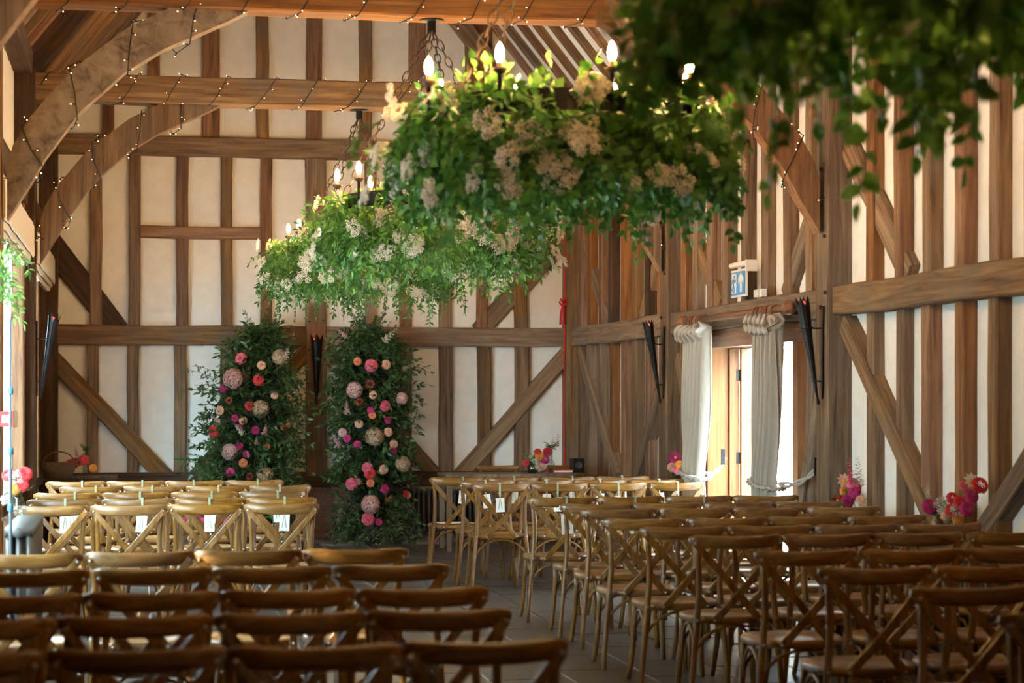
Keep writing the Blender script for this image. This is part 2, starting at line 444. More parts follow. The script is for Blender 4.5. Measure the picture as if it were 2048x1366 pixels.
# brick plinth
pl = MB().box(-1.05, 4.96, FB + 0.012, YB, 0, 0.58).build('plinth', M['mortar'], wb)
bm_ = MB().box(-0.105, 0.105, -0.02, 0.05, -0.0305, 0.0305).mesh('brick', M['brick'])
for r in range(8):
    for k in range(26):
        x = -0.92 + k * 0.226 + (0.113 if r % 2 else 0)
        if x < 4.62:
            link('brick', bm_, wb, (x, FB + random.uniform(-0.004, 0.003), 0.037 + r * 0.073), (0, 0, random.uniform(-0.012, 0.012)))
# pegs in the centre post
pg = MB().lathe([(0.012, 0), (0.012, 0.02), (0.0, 0.022)], 8).mesh('peg', M['oak_dark'])
for px, py in [(618, 643), (646, 641), (618, 700), (646, 700), (405, 690)]:
    a = on_y(px, py, FB - 0.045)
    link('peg', pg, wb, (a[0], FB - 0.05, a[1]), (PI / 2, 0, 0))

# ---------------------------------------------------------------- right wall
dy0, dy1, dz = DOOR
w_ = MB()
w_.box(PXR, PXR + 0.22, YF, dy0, 0, 4.7).box(PXR, PXR + 0.22, dy1, YB + 0.2, 0, 4.7).box(PXR, PXR + 0.22, dy0, dy1, dz, 4.7)
wr = w_.build('wall_right', M['plaster'])
tag(wr, 'white plastered right wall with close oak studs and braces', 'wall', kind='structure')
NR = (-1, 0, 0)
SF = 4.87
def rstud(y, z0, z1, w=0.13, m=None, face=None, name='stud'):
    f = SF + random.uniform(-0.012, 0.012) if face is None else face
    return timber(name, wr, (f, y, z0), (f, y, z1), w, PXR - f, NR, m or pick_oak(), wob=0.007)
POSTS = [(4.99, 0.25), (9.48, 0.25), (13.97, 0.26), (18.46, 0.25)]
for y, w in POSTS:
    rstud(y, 0, 4.45, w, M['oak_grey'], face=XR, name='post')
for a, b in [(9.6, 13.84), (14.10, 18.33), (18.58, 22.72), (5.1, 9.35)]:
    timber('rail', wr, (4.815, a, 2.258), (4.815, b, 2.258), 0.205, PXR - 4.815, NR, M['oak_grey'], wob=0.008)
timber('wall_plate', wr, (4.80, YF, 4.50), (4.80, YB, 4.50), 0.2, 0.16, NR, M['oak'])
near = [13.26, 12.72, 12.22, 11.69, 11.19, 10.71, 10.2]
mid = [14.55, 15.09, 15.66, 16.18, 16.73, 17.22, 17.72, 18.1]
far = [18.95, 19.45, 19.98, 20.5, 21.02, 21.55, 22.1, 22.55]
for y in near:
    rstud(y, 2.35, 4.42); rstud(y + random.uniform(-0.02, 0.02), 0.72, 2.16)
for y in mid:
    rstud(y, 2.35, 4.42, random.uniform(0.12, 0.16))
    if y > dy1 + 0.2 or y < dy0 - 0.2:
        rstud(y, 0.72, 2.16, 0.15)
for y in far:
    rstud(y, 2.35, 4.42, random.uniform(0.13, 0.19), random.choice([M['oak_red'], M['oak'], M['oak_dark']]))
    rstud(y, 0.72, 2.16, random.uniform(0.14, 0.2))
def rbrace(y0, z0, y1, z1, w=0.15, off=-0.015, m=None):
    timber('brace', wr, (SF + off, y0, z0), (SF + off, y1, z1), w, PXR - SF - off, NR, m or M['oak_grey'], wob=0.008)
rbrace(13.78, 2.10, 12.05, 0.74)                     # near bay, from post down towards the viewer
rbrace(10.15, 1.62, 11.45, 0.74, 0.15)
rbrace(13.80, 3.35, 12.60, 2.36, 0.20, 0.022)
rbrace(14.15, 3.35, 15.2, 2.36, 0.18, 0.022)
rbrace(18.28, 3.35, 17.0, 2.36, 0.18, 0.022)
rbrace(14.10, 1.95, 14.72, 0.74, 0.14)
rbrace(18.30, 1.95, 17.60, 0.74, 0.14)
rbrace(22.6, 2.1, 20.7, 0.74, 0.16)
rbrace(18.62, 2.0, 19.9, 0.74, 0.16)
rbrace(18.62, 3.4, 19.8, 2.36, 0.18, 0.022)
rbrace(22.7, 3.4, 21.3, 2.36, 0.18, 0.022)
pgx = MB().lathe([(0.013, 0), (0.013, 0.02), (0.0, 0.022)], 8).mesh('peg', M['oak_dark'])
for y in (13.90, 18.40):
    for z in (2.22, 2.32, 2.72, 2.95, 3.2, 3.45, 4.25):
        link('peg', pgx, wr, (XR - 0.006, y + random.uniform(-.05, .1), z), (0, -PI / 2, 0))
# brick plinth and sill with a ledge
def brickwork():
    m, nt, nd, lk, b = mat('brickwork')
    tc = N(nt, 'ShaderNodeTexCoord'); mp = N(nt, 'ShaderNodeMapping'); mp.inputs['Rotation'].default_value = (0, PI / 2, PI / 2)
    br = N(nt, 'ShaderNodeTexBrick'); br.inputs['Scale'].default_value = 1
    br.inputs['Brick Width'].default_value = 0.226; br.inputs['Row Height'].default_value = 0.073; br.inputs['Mortar Size'].default_value = 0.006
    br.inputs['Color1'].default_value = (0.34, 0.16, 0.10, 1); br.inputs['Color2'].default_value = (0.25, 0.13, 0.09, 1); br.inputs['Mortar'].default_value = (0.36, 0.32, 0.27, 1)
    sp = N(nt, 'ShaderNodeSeparateXYZ'); cb = N(nt, 'ShaderNodeCombineXYZ')
    lk.new(tc.outputs['Object'], sp.inputs[0]); lk.new(sp.outputs['Y'], cb.inputs['X']); lk.new(sp.outputs['Z'], cb.inputs['Y'])
    lk.new(cb.outputs[0], br.inputs['Vector']); lk.new(br.outputs['Color'], b.inputs['Base Color'])
    b.inputs['Roughness'].default_value = 0.9
    return m
M['brickwork'] = brickwork()
for a, b in [(YF, dy0 - 0.12), (dy1 + 0.12, 22.75)]:
    MB().box(4.81, PXR, a, b, 0, 0.60).build('plinth', M['brickwork'], wr)
    timber('sill', wr, (4.79, a, 0.66), (4.79, b, 0.66), 0.13, PXR - 4.79, NR, M['oak'])

# ---------------------------------------------------------------- left wall with its windows
w_ = MB(); ys = YF
for y0, y1, z0, z1 in WIN:
    w_.box(PXL - 0.22, PXL, ys, y0, 0, 4.7)
    w_.box(PXL - 0.22, PXL, y0, y1, 0, z0).box(PXL - 0.22, PXL, y0, y1, z1, 4.7)
    ys = y1
w_.box(PXL - 0.22, PXL, ys, YB + 0.2, 0, 4.7)
wl = w_.build('wall_left', M['plaster'])
tag(wl, 'left wall with dark oak posts and tall windows', 'wall', kind='structure')
NL = (1, 0, 0)
for y in (4.99, 9.48, 13.97, 18.46):
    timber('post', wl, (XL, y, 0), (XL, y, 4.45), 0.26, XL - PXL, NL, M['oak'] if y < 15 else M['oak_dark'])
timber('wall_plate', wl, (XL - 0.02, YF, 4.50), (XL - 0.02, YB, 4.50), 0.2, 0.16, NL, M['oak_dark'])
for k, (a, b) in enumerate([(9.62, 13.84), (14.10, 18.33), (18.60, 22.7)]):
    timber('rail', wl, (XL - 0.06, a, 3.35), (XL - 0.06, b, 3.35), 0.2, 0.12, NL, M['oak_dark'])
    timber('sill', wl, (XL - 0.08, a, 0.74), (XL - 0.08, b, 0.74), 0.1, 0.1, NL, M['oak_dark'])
    y0, y1 = WIN[k + 1][:2]
    for y in (y0 - 0.07, y1 + 0.07):
        timber('stud', wl, (XL - 0.08, y, 0.79), (XL - 0.08, y, 3.25), 0.13, 0.1, NL, M['oak_red'])
for k, (y0, y1, WZ0, WZ1) in enumerate(WIN):
    wn = MB().box(PXL - 0.16, PXL - 0.10, y0, y1, WZ0, WZ0 + 0.06).box(PXL - 0.16, PXL - 0.10, y0, y1, WZ1 - 0.06, WZ1)
    wn.box(PXL - 0.16, PXL - 0.10, y0, y0 + 0.06, WZ0, WZ1).box(PXL - 0.16, PXL - 0.10, y1 - 0.06, y1, WZ0, WZ1)
    n = 4 if y1 - y0 > 2 else 2
    for i in range(1, n):
        y = y0 + (y1 - y0) * i / n
        wn.box(PXL - 0.16, PXL - 0.10, y - 0.025, y + 0.025, WZ0, WZ1)
    win = wn.build('window_%d' % (k + 1), M['door_wood'])
    tag(win, ['window in the left wall beside the near chairs', 'wide window in the left wall behind the grey pole', 'wide window in the left wall beside the far chairs', 'window in the left wall nearest the gable'][k], 'window', kind='structure')
    for i in range(n):
        a, b = y0 + (y1 - y0) * i / n + 0.03, y0 + (y1 - y0) * (i + 1) / n - 0.03
        MB().box(PXL - 0.132, PXL - 0.128, a, b, WZ0 + 0.06, WZ1 - 0.06).build('pane', M['glass'], win)

# dark weatherboards added on the unseen near side walls to cut bounced light
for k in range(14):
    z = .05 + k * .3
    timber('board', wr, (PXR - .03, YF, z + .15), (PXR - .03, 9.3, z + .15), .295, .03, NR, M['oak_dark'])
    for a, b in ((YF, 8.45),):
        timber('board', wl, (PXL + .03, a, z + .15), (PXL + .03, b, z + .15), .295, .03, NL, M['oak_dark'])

# wall behind the viewer
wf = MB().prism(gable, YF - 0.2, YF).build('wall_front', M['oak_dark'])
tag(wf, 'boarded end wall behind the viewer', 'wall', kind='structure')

# ---------------------------------------------------------------- roof: rafters, tie beams, arch braces
def roof_pt(x_off, side, drop=0.0):
    """point on the roof underside; x_off = distance from the ridge line"""
    nx, nz = -PITCH / math.hypot(PITCH, 1), -1 / math.hypot(PITCH, 1)
    x = XC + side * x_off + side * nx * drop
    return x, PLATE_Z + (3.06 - x_off) * PITCH + nz * drop
c_ = MB()
for s in (-1, 1):
    e = 3.35
    a, b = (XC + s * e, PLATE_Z + (3.06 - e) * PITCH), (XC, PLATE_Z + 3.06 * PITCH)
    c_.prism([a, b, (b[0], b[1] + 0.25), (a[0], a[1] + 0.25)], YF - 0.2, YB + 0.2)
ce = c_.build('ceiling', M['plaster'])
tag(ce, 'steep open roof with white boards between oak rafters', 'ceiling', kind='structure')
for s in (-1, 1):
    y = 5.6
    while y < 22.8:
        if all(abs(y - t) > 0.2 for t in BAYS):
            p, q = roof_pt(3.2, s, 0.07), roof_pt(0.05, s, 0.07)
            timber('rafter', ce, (p[0], y, p[1]), (q[0], y, q[1]), random.uniform(0.09, 0.12), 0.07, (-s * PITCH, 0, -1), random.choice([M['oak'], M['oak_red']]), segs=4)
        y += 0.52 + random.uniform(-0.03, 0.03)
    p = roof_pt(1.75, s, 0.33)
    timber('purlin', ce, (p[0], YF, p[1]), (p[0], YB, p[1]), 0.2, 0.2, (-s * PITCH, 0, -1), M['oak_dark'])
# arch braces, outline measured on the truss nearest the viewer
_ex = [on_y(x, y, 13.89) for x, y in [(14, 330), (26, 290), (58, 236), (137, 144), (253, 56), (342, 14)]]
_in = [on_y(x, y, 13.89) for x, y in [(496, 22), (458, 41), (325, 99), (250, 144), (161, 222), (89, 318), (62, 366), (31, 414), (14, 440)]]
ARCH = [(max(x, XL - 0.02), min(z, TIE0 + 0.02)) for x, z in _ex + _in]
ARCH_MID = [on_y(x, y, 13.89) for x, y in [(22, 375), (60, 300), (115, 218), (190, 140), (290, 78), (420, 28)]]
for k, y in enumerate([13.97, 18.46, 9.48, 4.99]):
    timber('tie_beam', ce, (XL - 0.15, y - 0.12, 4.30), (XR + 0.15, y - 0.12, 4.30), 0.24, 0.24, (0, -1, 0), M['oak_red'] if k == 0 else M['oak'], wob=0.006, segs=10)
    for s in (0, 1):
        poly = ARCH if s == 0 else [(2 * XC - x, z) for x, z in ARCH]
        b = MB().prism(poly, y - 0.075, y + 0.075)
        b.build('arch_brace', M['arch'] if (s == 0 and k == 0) else M['oak_red'] if k == 0 else M['oak'], ce)
    for s in (-1, 1):                       # principal rafters
        p, q = roof_pt(3.1, s, 0.22), roof_pt(0.05, s, 0.22)
        timber('principal_rafter', ce, (p[0], y, p[1]), (q[0], y, q[1]), 0.2, 0.2, (-s * PITCH, 0, -1), M['oak_dark'])

# ---------------------------------------------------------------- doorway in the right wall
dr = empty('door_1', (PXR, (dy0 + dy1) / 2, 0))
tag(dr, 'open glazed double door with pine frame between the curtains', 'door', kind='structure')
def world_child(o, parent):
    o.parent = parent; o.matrix_parent_inverse = Matrix.Translation(-Vector(parent.location)); return o
def beam_box(name, m, x0, x1, y0, y1, z0, z1, parent):
    """upright or level board with its own centre, so that grain follows the length"""
    c = ((x0 + x1) / 2, (y0 + y1) / 2, (z0 + z1) / 2)
    dims = [x1 - x0, y1 - y0, z1 - z0]; ax = dims.index(max(dims))
    o = MB()
    h = [d / 2 for d in dims]
    if ax == 2: o.box(-h[0], h[0], -h[1], h[1], -h[2], h[2]); R = Matrix()
    elif ax == 1: o.box(-h[0], h[0], -h[2], h[2], -h[1], h[1]); R = Matrix.Rotation(-PI / 2, 4, 'X')
    else: o.box(-h[2], h[2], -h[1], h[1], -h[0], h[0]); R = Matrix.Rotation(PI / 2, 4, 'Y')
    ob = o.build(name, m)
    ob.matrix_basis = Matrix.Translation(c) @ R
    return world_child(ob, parent)
for a, b in [(dy1 - 0.02, dy1 + 0.10), (dy0 - 0.10, dy0 + 0.02)]:
    beam_box('jamb', M['door_wood'], 4.86, 5.05, a, b, 0, dz + 0.02, dr)
    beam_box('jamb', M['door_wood'], 5.05, 5.13, a - 0.035 if a > dy0 else a, b if a > dy0 else b + 0.035, 0, dz + 0.02, dr)
beam_box('lintel', M['door_wood'], 4.84, 5.20, dy0 - 0.14, dy1 + 0.14, dz, dz + 0.10, dr)
beam_box('head_board', M['oak_red'], 4.87, 5.18, dy0 - 0.2, dy1 + 0.2, dz + 0.10, dz + 0.2, dr)
lw = 1.12
for y, s in [(dy1 - 0.06, -1), (dy0 + 0.06, 1)]:
    leaf = MB()
    x0, x1 = 5.14, 5.14 + lw
    t0, t1 = sorted((y, y + s * 0.045))
    leaf.box(x0, x0 + 0.10, t0, t1, 0.02, dz).box(x1 - 0.10, x1, t0, t1, 0.02, dz)
    leaf.box(x0 + .1, x1 - .1, t0, t1, 0.02, 0.24).box(x0 + .1, x1 - .1, t0, t1, dz - 0.11, dz)
    for z in (0.78, 1.30):
        leaf.box(x0 + .1, x1 - .1, t0 + .008, t1 - .008, z, z + 0.03)
    lo = leaf.build('door_leaf', M['door_wood']); world_child(lo, dr)
    g = MB()
    g.box(x0 + .1, x1 - .1, (t0 + t1) / 2 - .002, (t0 + t1) / 2 + .002, 0.24, dz - 0.11)
    g.build('pane', M['glass'], lo)
    for z in (0.35, 1.0, 1.72):
        MB().box(5.11, 5.16, t1 - 0.004 if s < 0 else t0 - .012, t1 + 0.012 if s < 0 else t0 + .004, z, z + 0.10).build('hinge', M['iron'], lo)

# ---------------------------------------------------------------- outdoors, seen through the doorway and lighting the windows
gd = MB().box(5.18, 60, -20, 60, -0.25, -0.05).box(-60, -1.3, -20, 60, -0.25, -0.05).build('ground', M['ground'])
tag(gd, 'pale sunlit gravel outside the doorway', 'ground', kind='structure')
ob = empty('outbuilding', (11, 24, 0))  # glimpsed building, lengthened and heightened to block sky light from the doorway
tag(ob, 'long pale rendered outbuilding seen through the open door, lengthened to block sky', 'building')
def wc(mb, name, m, parent):
    o = mb.build(name, m); return world_child(o, parent)
wc(MB().box(8.6, 14, 8, 40, -0.05, 2.5), 'wall', M['pale_wall'], ob)
wc(MB().prism([(8.2, 2.4), (14.4, 2.4), (14.4, 2.6), (11.3, 6.2), (8.2, 2.6)], 7.8, 40.2), 'roof', M['slate'], ob)
wc(MB().box(8.55, 8.6, 8, 40, -0.05, 0.35), 'base_course', M['slate'], ob)

# clipped hedge added outside, out of view, to block sun from the windows
def sunblock_hedge(y0, y1, label, up=0.0):
    rnd = random.Random(int(y0 * 10)); ny, nz = max(2, int((y1 - y0) / .8)), 9
    h = empty('sunblock_hedge', (-10, (y0 + y1) / 2, 0)); tag(h, label, 'sunblock_hedge', 'clipped hedge added outside to block the sun')
    prof = [(-8.9, -.05), (-8.9, 2), (-8.9, 4), (-8.95, 6 + up), (-9.0, 7.0 + up), (-9.2, 7.3 + up), (-9.4, 7.0 + up), (-9.5, 4), (-9.5, -.05)]
    rings = [[(x + rnd.uniform(-.05, .05), y0 + (y1 - y0) * i / ny, z + (rnd.uniform(-.1, .1) if z > 0 else 0)) for x, z in prof] for i in range(ny + 1)]
    world_child(MB().rings(rings).build('sunblock_body', M['yew']), h)
sunblock_hedge(8.45, 32.0, 'long clipped dark hedge added outside the left windows to block sun', 1.2)
# ================================================================== CHAIRS
def ellipse_arch(p, q, rise, n=9, bulge=(0, 0, 0)):
    p, q = Vector(p), Vector(q); out = []
    for i in range(n):
        a = PI * i / (n - 1)
        m = (p + q) / 2 + (p - q) / 2 * math.cos(a)
        out.append(m + Vector((0, 0, rise * math.sin(a))) + Vector(bulge) * math.sin(a))
    return out
def flat_bar(pts, hw, ht, face):
    """flat strip along pts; face = direction its broad side looks"""
    pts = [Vector(p) for p in pts]; face = Vector(face); rings = []
    for i, p in enumerate(pts):
        t = (pts[min(i + 1, len(pts) - 1)] - pts[max(i - 1, 0)]).normalized()
        f = (face - t * face.dot(t)).normalized(); s = t.cross(f)
        c = hw * 0.8
        rings.append([p + s * c + f * ht, p - s * c + f * ht, p - s * hw + f * ht * .4, p - s * hw - f * ht, p + s * hw - f * ht, p + s * hw + f * ht * .4])
    return MB().rings(rings)
def make_chair():
    root = empty('cross_back_chair')
    # seat: rounded trapezoid with a woven panel
    def outline(k, n=28):
        o = []
        for i in range(n):
            a = 2 * PI * i / n
            ca, sa = math.cos(a), math.sin(a)
            x = math.copysign(abs(ca) ** 0.72, ca); y = math.copysign(abs(sa) ** 0.72, sa)
            o.append((x * 0.228 * (1 + 0.10 * y) * k, y * 0.215 * k))
        return o
    def lay(k, z): return [(x, y, z) for x, y in outline(k)]
    seat = MB().rings([lay(0.93, 0.425), lay(0.985, 0.428), lay(1.0, 0.438), lay(1.0, 0.452), lay(0.97, 0.463), lay(0.80, 0.464), lay(0.78, 0.458)]).build('seat', M['chair_x'], root, True)
    MB().rings([lay(0.785, 0.452), lay(0.785, 0.459), lay(0.5, 0.455), lay(0.2, 0.452)]).build('cane_panel', M['cane'], seat)
    # top rail: bowed back, rounded section and ends
    rings = []
    K = 15
    for i in range(K):
        t = -1 + 2 * i / (K - 1)
        x = 0.246 * math.copysign(abs(t) ** 0.9, t)
        y = -0.195 - 0.050 * (1 - t * t)
        e = math.sqrt(max(0.0, 1 - (abs(t) ** 9))) * 0.75 + 0.25
        if abs(t) > 0.999: e = 0.45
        zc = 0.841 + 0.014 * t * t
        hh, ht = 0.0335 * e, 0.0185 * e
        yaw = 0.40 * t
        rg = []
        for j in range(12):
            a = 2 * PI * j / 12
            ca, sa = math.cos(a), math.sin(a)
            yy = math.copysign(abs(ca) ** 0.8, ca) * ht; zz = math.copysign(abs(sa) ** 0.75, sa) * hh
            rg.append((x - yy * math.sin(yaw) * -1, y + yy * math.cos(yaw), zc + zz))
        rings.append(rg)
    MB().rings(rings).build('top_rail', M['chair_x'], root, True)
    for s in (-1, 1):
        MB().tube([(s * .243, -.205, 0), (s * .238, -.200, .10), (s * .222, -.192, .28), (s * .207, -.190, .44), (s * .196, -.189, .58), (s * .196, -.194, .68), (s * .204, -.201, .77), (s * .212, -.206, .835)],
                  [.0135, .015, .0165, .0175, .0165, .016, .0155, .013], 8).build('back_post', M['chair'], root, True)
        MB().tube([(s * .215, .225, 0), (s * .207, .215, .06), (s * .196, .190, .2), (s * .190, .175, .36), (s * .190, .170, .435)], [.0145, .0155, .0165, .017, .016], 8).build('leg', M['chair'], root, True)
        MB().tube(ellipse_arch((s * .218, -.185, .25), (s * .193, .165, .25), .165), .009, 6).build('arch_stretcher', M['chair'], root, True)
        # crossing slats
        o = -0.010 * s
        pts = []
        for i in range(7):
            u = i / 6
            x = s * (.226 + (-.122 - .226) * u); z = .842 + (.441 - .842) * u
            y = -.219 + .006 * u - .026 * math.sin(PI * u) + o * math.sin(PI * u) * .6
            pts.append((x, y, z))
        flat_bar(pts, .0185, .005, (0, -1, 0)).build('cross_slat', M['chair'], root)
    MB().tube(ellipse_arch((-.218, -.190, .25), (.218, -.190, .25), .17, 11), .009, 6).build('arch_stretcher', M['chair'], root, True)
    MB().tube(ellipse_arch((-.193, .178, .25), (.193, .178, .25), .165, 11), .009, 6).build('arch_stretcher', M['chair'], root, True)
    bo = MB().lathe([(0.0075, 0), (0.0075, .003), (0.004, .006), (0.0005, .0065)], 8).mesh('bolt', M['steel'], True)
    for x, y, z in [(-.222, -.224, .838), (.222, -.224, .838), (-.122, -.219, .446), (.122, -.219, .446), (0, -.258, .63), (-.207, -.209, .447), (.207, -.209, .447)]:
        link('bolt', bo, root, (x, y, z), (PI / 2, 0, 0))
    return root
PROTO = make_chair()
_first = [True]
ORD = ['first', 'second', 'third', 'fourth', 'fifth', 'sixth', 'seventh', 'eighth', 'ninth', 'tenth']
CHAIRS = {}
def chair(x, y, rz, label, group, z=0.0, sc=1.0):
    o = PROTO if _first[0] else copy_tree(PROTO)
    _first[0] = False
    o.location = (x, y, z); o.rotation_euler = (0, 0, rz); o.scale = (sc, sc, sc)
    tag(o, label, 'chair', group)
    return o
SEATW = ['at the aisle', 'second from the aisle', 'third from the aisle', 'beside the %s wall']
PIT = 0.494
def row(block, key, yrail, xaisle, side, where, grp, skew=0.0, PIT=PIT):
    """four chairs; xaisle = the rail's end at the aisle; side -1 left block, +1 right block"""
    for k in range(4):
        x = xaisle + side * PIT * (k + 0.5) + random.uniform(-0.006, 0.006)
        y = yrail + 0.195 + skew * k + random.uniform(-0.02, 0.02)
        sw = SEATW[k] % block if k == 3 else SEATW[k]
        CHAIRS[(block, key, k)] = chair(x, y, random.uniform(-0.025, 0.025), 'wooden cross-back chair, %s, %s' % (where, sw), grp)
# left block: near group (viewer's rows) and far group
LN = [(5.82, 1.225), (6.70, 1.22), (7.50, 1.275), (8.53, 1.285), (9.45, 1.235)]
for i, (y, xa) in enumerate(LN):
    row('left', 'n%d' % i, y, xa, -1, ('nearest row of left near rows' if i == 0 else '%s row of left near rows' % ORD[i]), 'chairs left of the aisle, near rows')
LF = [(13.55, 1.165), (14.35, 1.225), (15.32, 1.215), (16.35, 1.35), (17.40, 1.20)]
for i, (y, xa) in enumerate(LF):
    row('left', 'f%d' % i, y, xa, -1, '%s row of left far rows' % ORD[i], 'chairs left of the aisle, far rows')
RN = [(6.28, 2.747), (7.18, 2.797), (8.05, 2.747), (8.99, 2.766), (10.06, 2.737), (10.77, 2.654), (11.56, 2.63), (12.57, 2.715), (13.19, 2.70), (14.08, 2.672)]
for i, (y, xa) in enumerate(RN):
    row('right', 'n%d' % i, y, xa, 1, ('nearest row of right near rows' if i == 0 else '%s row of right near rows' % ORD[i]), 'chairs right of the aisle, near rows')
RF = [(16.38, 2.63), (16.98, 2.62), (17.68, 2.48)]
for i, (y, xa) in enumerate(RF):
    row('right', 'f%d' % i, y, xa, 1, '%s row of right far rows' % ORD[i], 'chairs right of the aisle, far rows', PIT=0.493)
chair(on_y(997, 940, 21.75)[0], 21.55, PI, 'brown chair behind the end of the back table', 'chairs behind the back table', sc=0.96)
chair(on_y(1130, 940, 21.75)[0], 21.55, PI, 'brown chair behind the flower vases on the back table', 'chairs behind the back table', sc=0.96)

# ---------------------------------------------------------------- cards hung on the chair rails
def hang_card(ch, label, dx=0.0, big=1.0):
    root = empty('hanging_card', ch.location, ch.rotation_euler.z)
    y0, y1 = -0.267, -0.222
    rb = MB()
    rb.add([(dx - .008, y1, .80), (dx + .008, y1, .80), (dx + .008, y1, .886), (dx - .008, y1, .886), (dx + .008, y0, .886), (dx - .008, y0, .886), (dx + .007, y0 - .002, .80), (dx - .007, y0 - .002, .80), (dx + .004, y0 - .004, .755), (dx - .004, y0 - .004, .755)],
           [(0, 1, 2, 3), (3, 2, 4, 5), (5, 4, 6, 7), (7, 6, 8, 9)])
    rb.build('ribbon', M['ribbon'], root)
    a = random.uniform(-0.18, 0.18)
    w, h = .035 * big, .115 * big
    c = MB().prism([(-w, -h), (w, -h), (w, 0), (-w, 0)], -.0015, .0015)
    co = c.build('card', M['paper'], root)
    co.location = (dx, y0 - .006, .765); co.rotation_euler = (0.02, a, random.uniform(-.3, .3))
    t = MB()
    for s in (-1, 1):
        t.add([(s * .002 - .002, -.0045, -.005), (s * .002 + .002, -.0045, -.005), (s * .014 + .003, -.0045, -.09 * big), (s * .014 - .003, -.0045, -.09 * big)], [(0, 1, 2, 3)])
    t.build('ribbon_tail', M['pot'] if big > 1 else M['ribbon'], co)
    tag(root, label, 'card', 'cards hung on chair rails')
for i in range(3):
    for k in range(4):
        hang_card(CHAIRS[('right', 'f%d' % i, k)], 'white card on sage ribbon, right far rows, %s row, chair %s' % (ORD[i], SEATW[k] % 'right' if k == 3 else SEATW[k]), random.uniform(-.03, .05))
for k in range(3):
    hang_card(CHAIRS[('right', 'n9', k)], 'large white card hanging on last right near row, chair ' + SEATW[k], 0.02, 1.25)
for i in (1, 2, 3, 4):
    for k in range(4):
        hang_card(CHAIRS[('left', 'f%d' % i, k)], 'white card on sage ribbon, left far rows, %s row, chair %s' % (ORD[i], SEATW[k] % 'left' if k == 3 else SEATW[k]), random.uniform(-.03, .05))
c0 = CHAIRS[('right', 'f2', 0)].location
ps = MB().box(-.15, .15, -.11, .11, 0, .004).build('paper_sheet', M['paper'])
ps.location = (c0.x, c0.y, .468); ps.rotation_euler = (0, 0, .1)
tag(ps, 'white sheet of paper lying on the aisle chair by the back table', 'paper')
# ================================================================== LEAVES AND FLOWERS
LT = np.array([(0, 0, 0), (-.5, .30, .05), (0, .30, -.04), (.5, .30, .05), (-.40, .66, .03), (0, .66, -.05), (.40, .66, .03), (0, 1, -.12)], float)
LFc = [(0, 2, 1), (0, 3, 2), (1, 2, 5, 4), (2, 3, 6, 5), (4, 5, 7), (5, 6, 7)]
def unit(a):
    return a / np.maximum(np.linalg.norm(a, axis=-1, keepdims=True), 1e-9)
def frames(d, up):
    y = unit(d); x = unit(np.cross(y, up)); z = np.cross(x, y)
    return x, y, z
def leaf_mesh(name, P, D, U, L, W, material):
    """many leaves in one mesh"""
    x, y, z = frames(D, U)
    t = LT[None]
    V = P[:, None] + x[:, None] * (t[..., 0:1] * W[:, None, None]) + y[:, None] * (t[..., 1:2] * L[:, None, None]) + z[:, None] * (t[..., 2:3] * L[:, None, None])
    n = len(P)
    me = bpy.data.meshes.new(name)
    fv = np.array([i for f in LFc for i in f]); fl_ = np.array([len(f) for f in LFc])
    loops = (np.arange(n)[:, None] * 8 + fv[None]).ravel()
    tot = np.tile(fl_, n); start = np.concatenate([[0], np.cumsum(tot)[:-1]])
    me.vertices.add(n * 8); me.vertices.foreach_set('co', V.reshape(-1))
    me.loops.add(len(loops)); me.loops.foreach_set('vertex_index', loops.astype(np.int32))
    me.polygons.add(len(tot)); me.polygons.foreach_set('loop_start', start.astype(np.int32))
    me.update(calc_edges=True); me.validate()
    me.materials.append(material)
    me.polygons.foreach_set('use_smooth', np.ones(len(tot), bool))
    return me
def one_leaf(material, ratio):
    return leaf_mesh('leaf', np.zeros((1, 3)), np.array([[0, 1., 0]]), np.array([[0, 0, 1.]]), np.array([1.]), np.array([ratio]), material)
_leaf_cache = {}
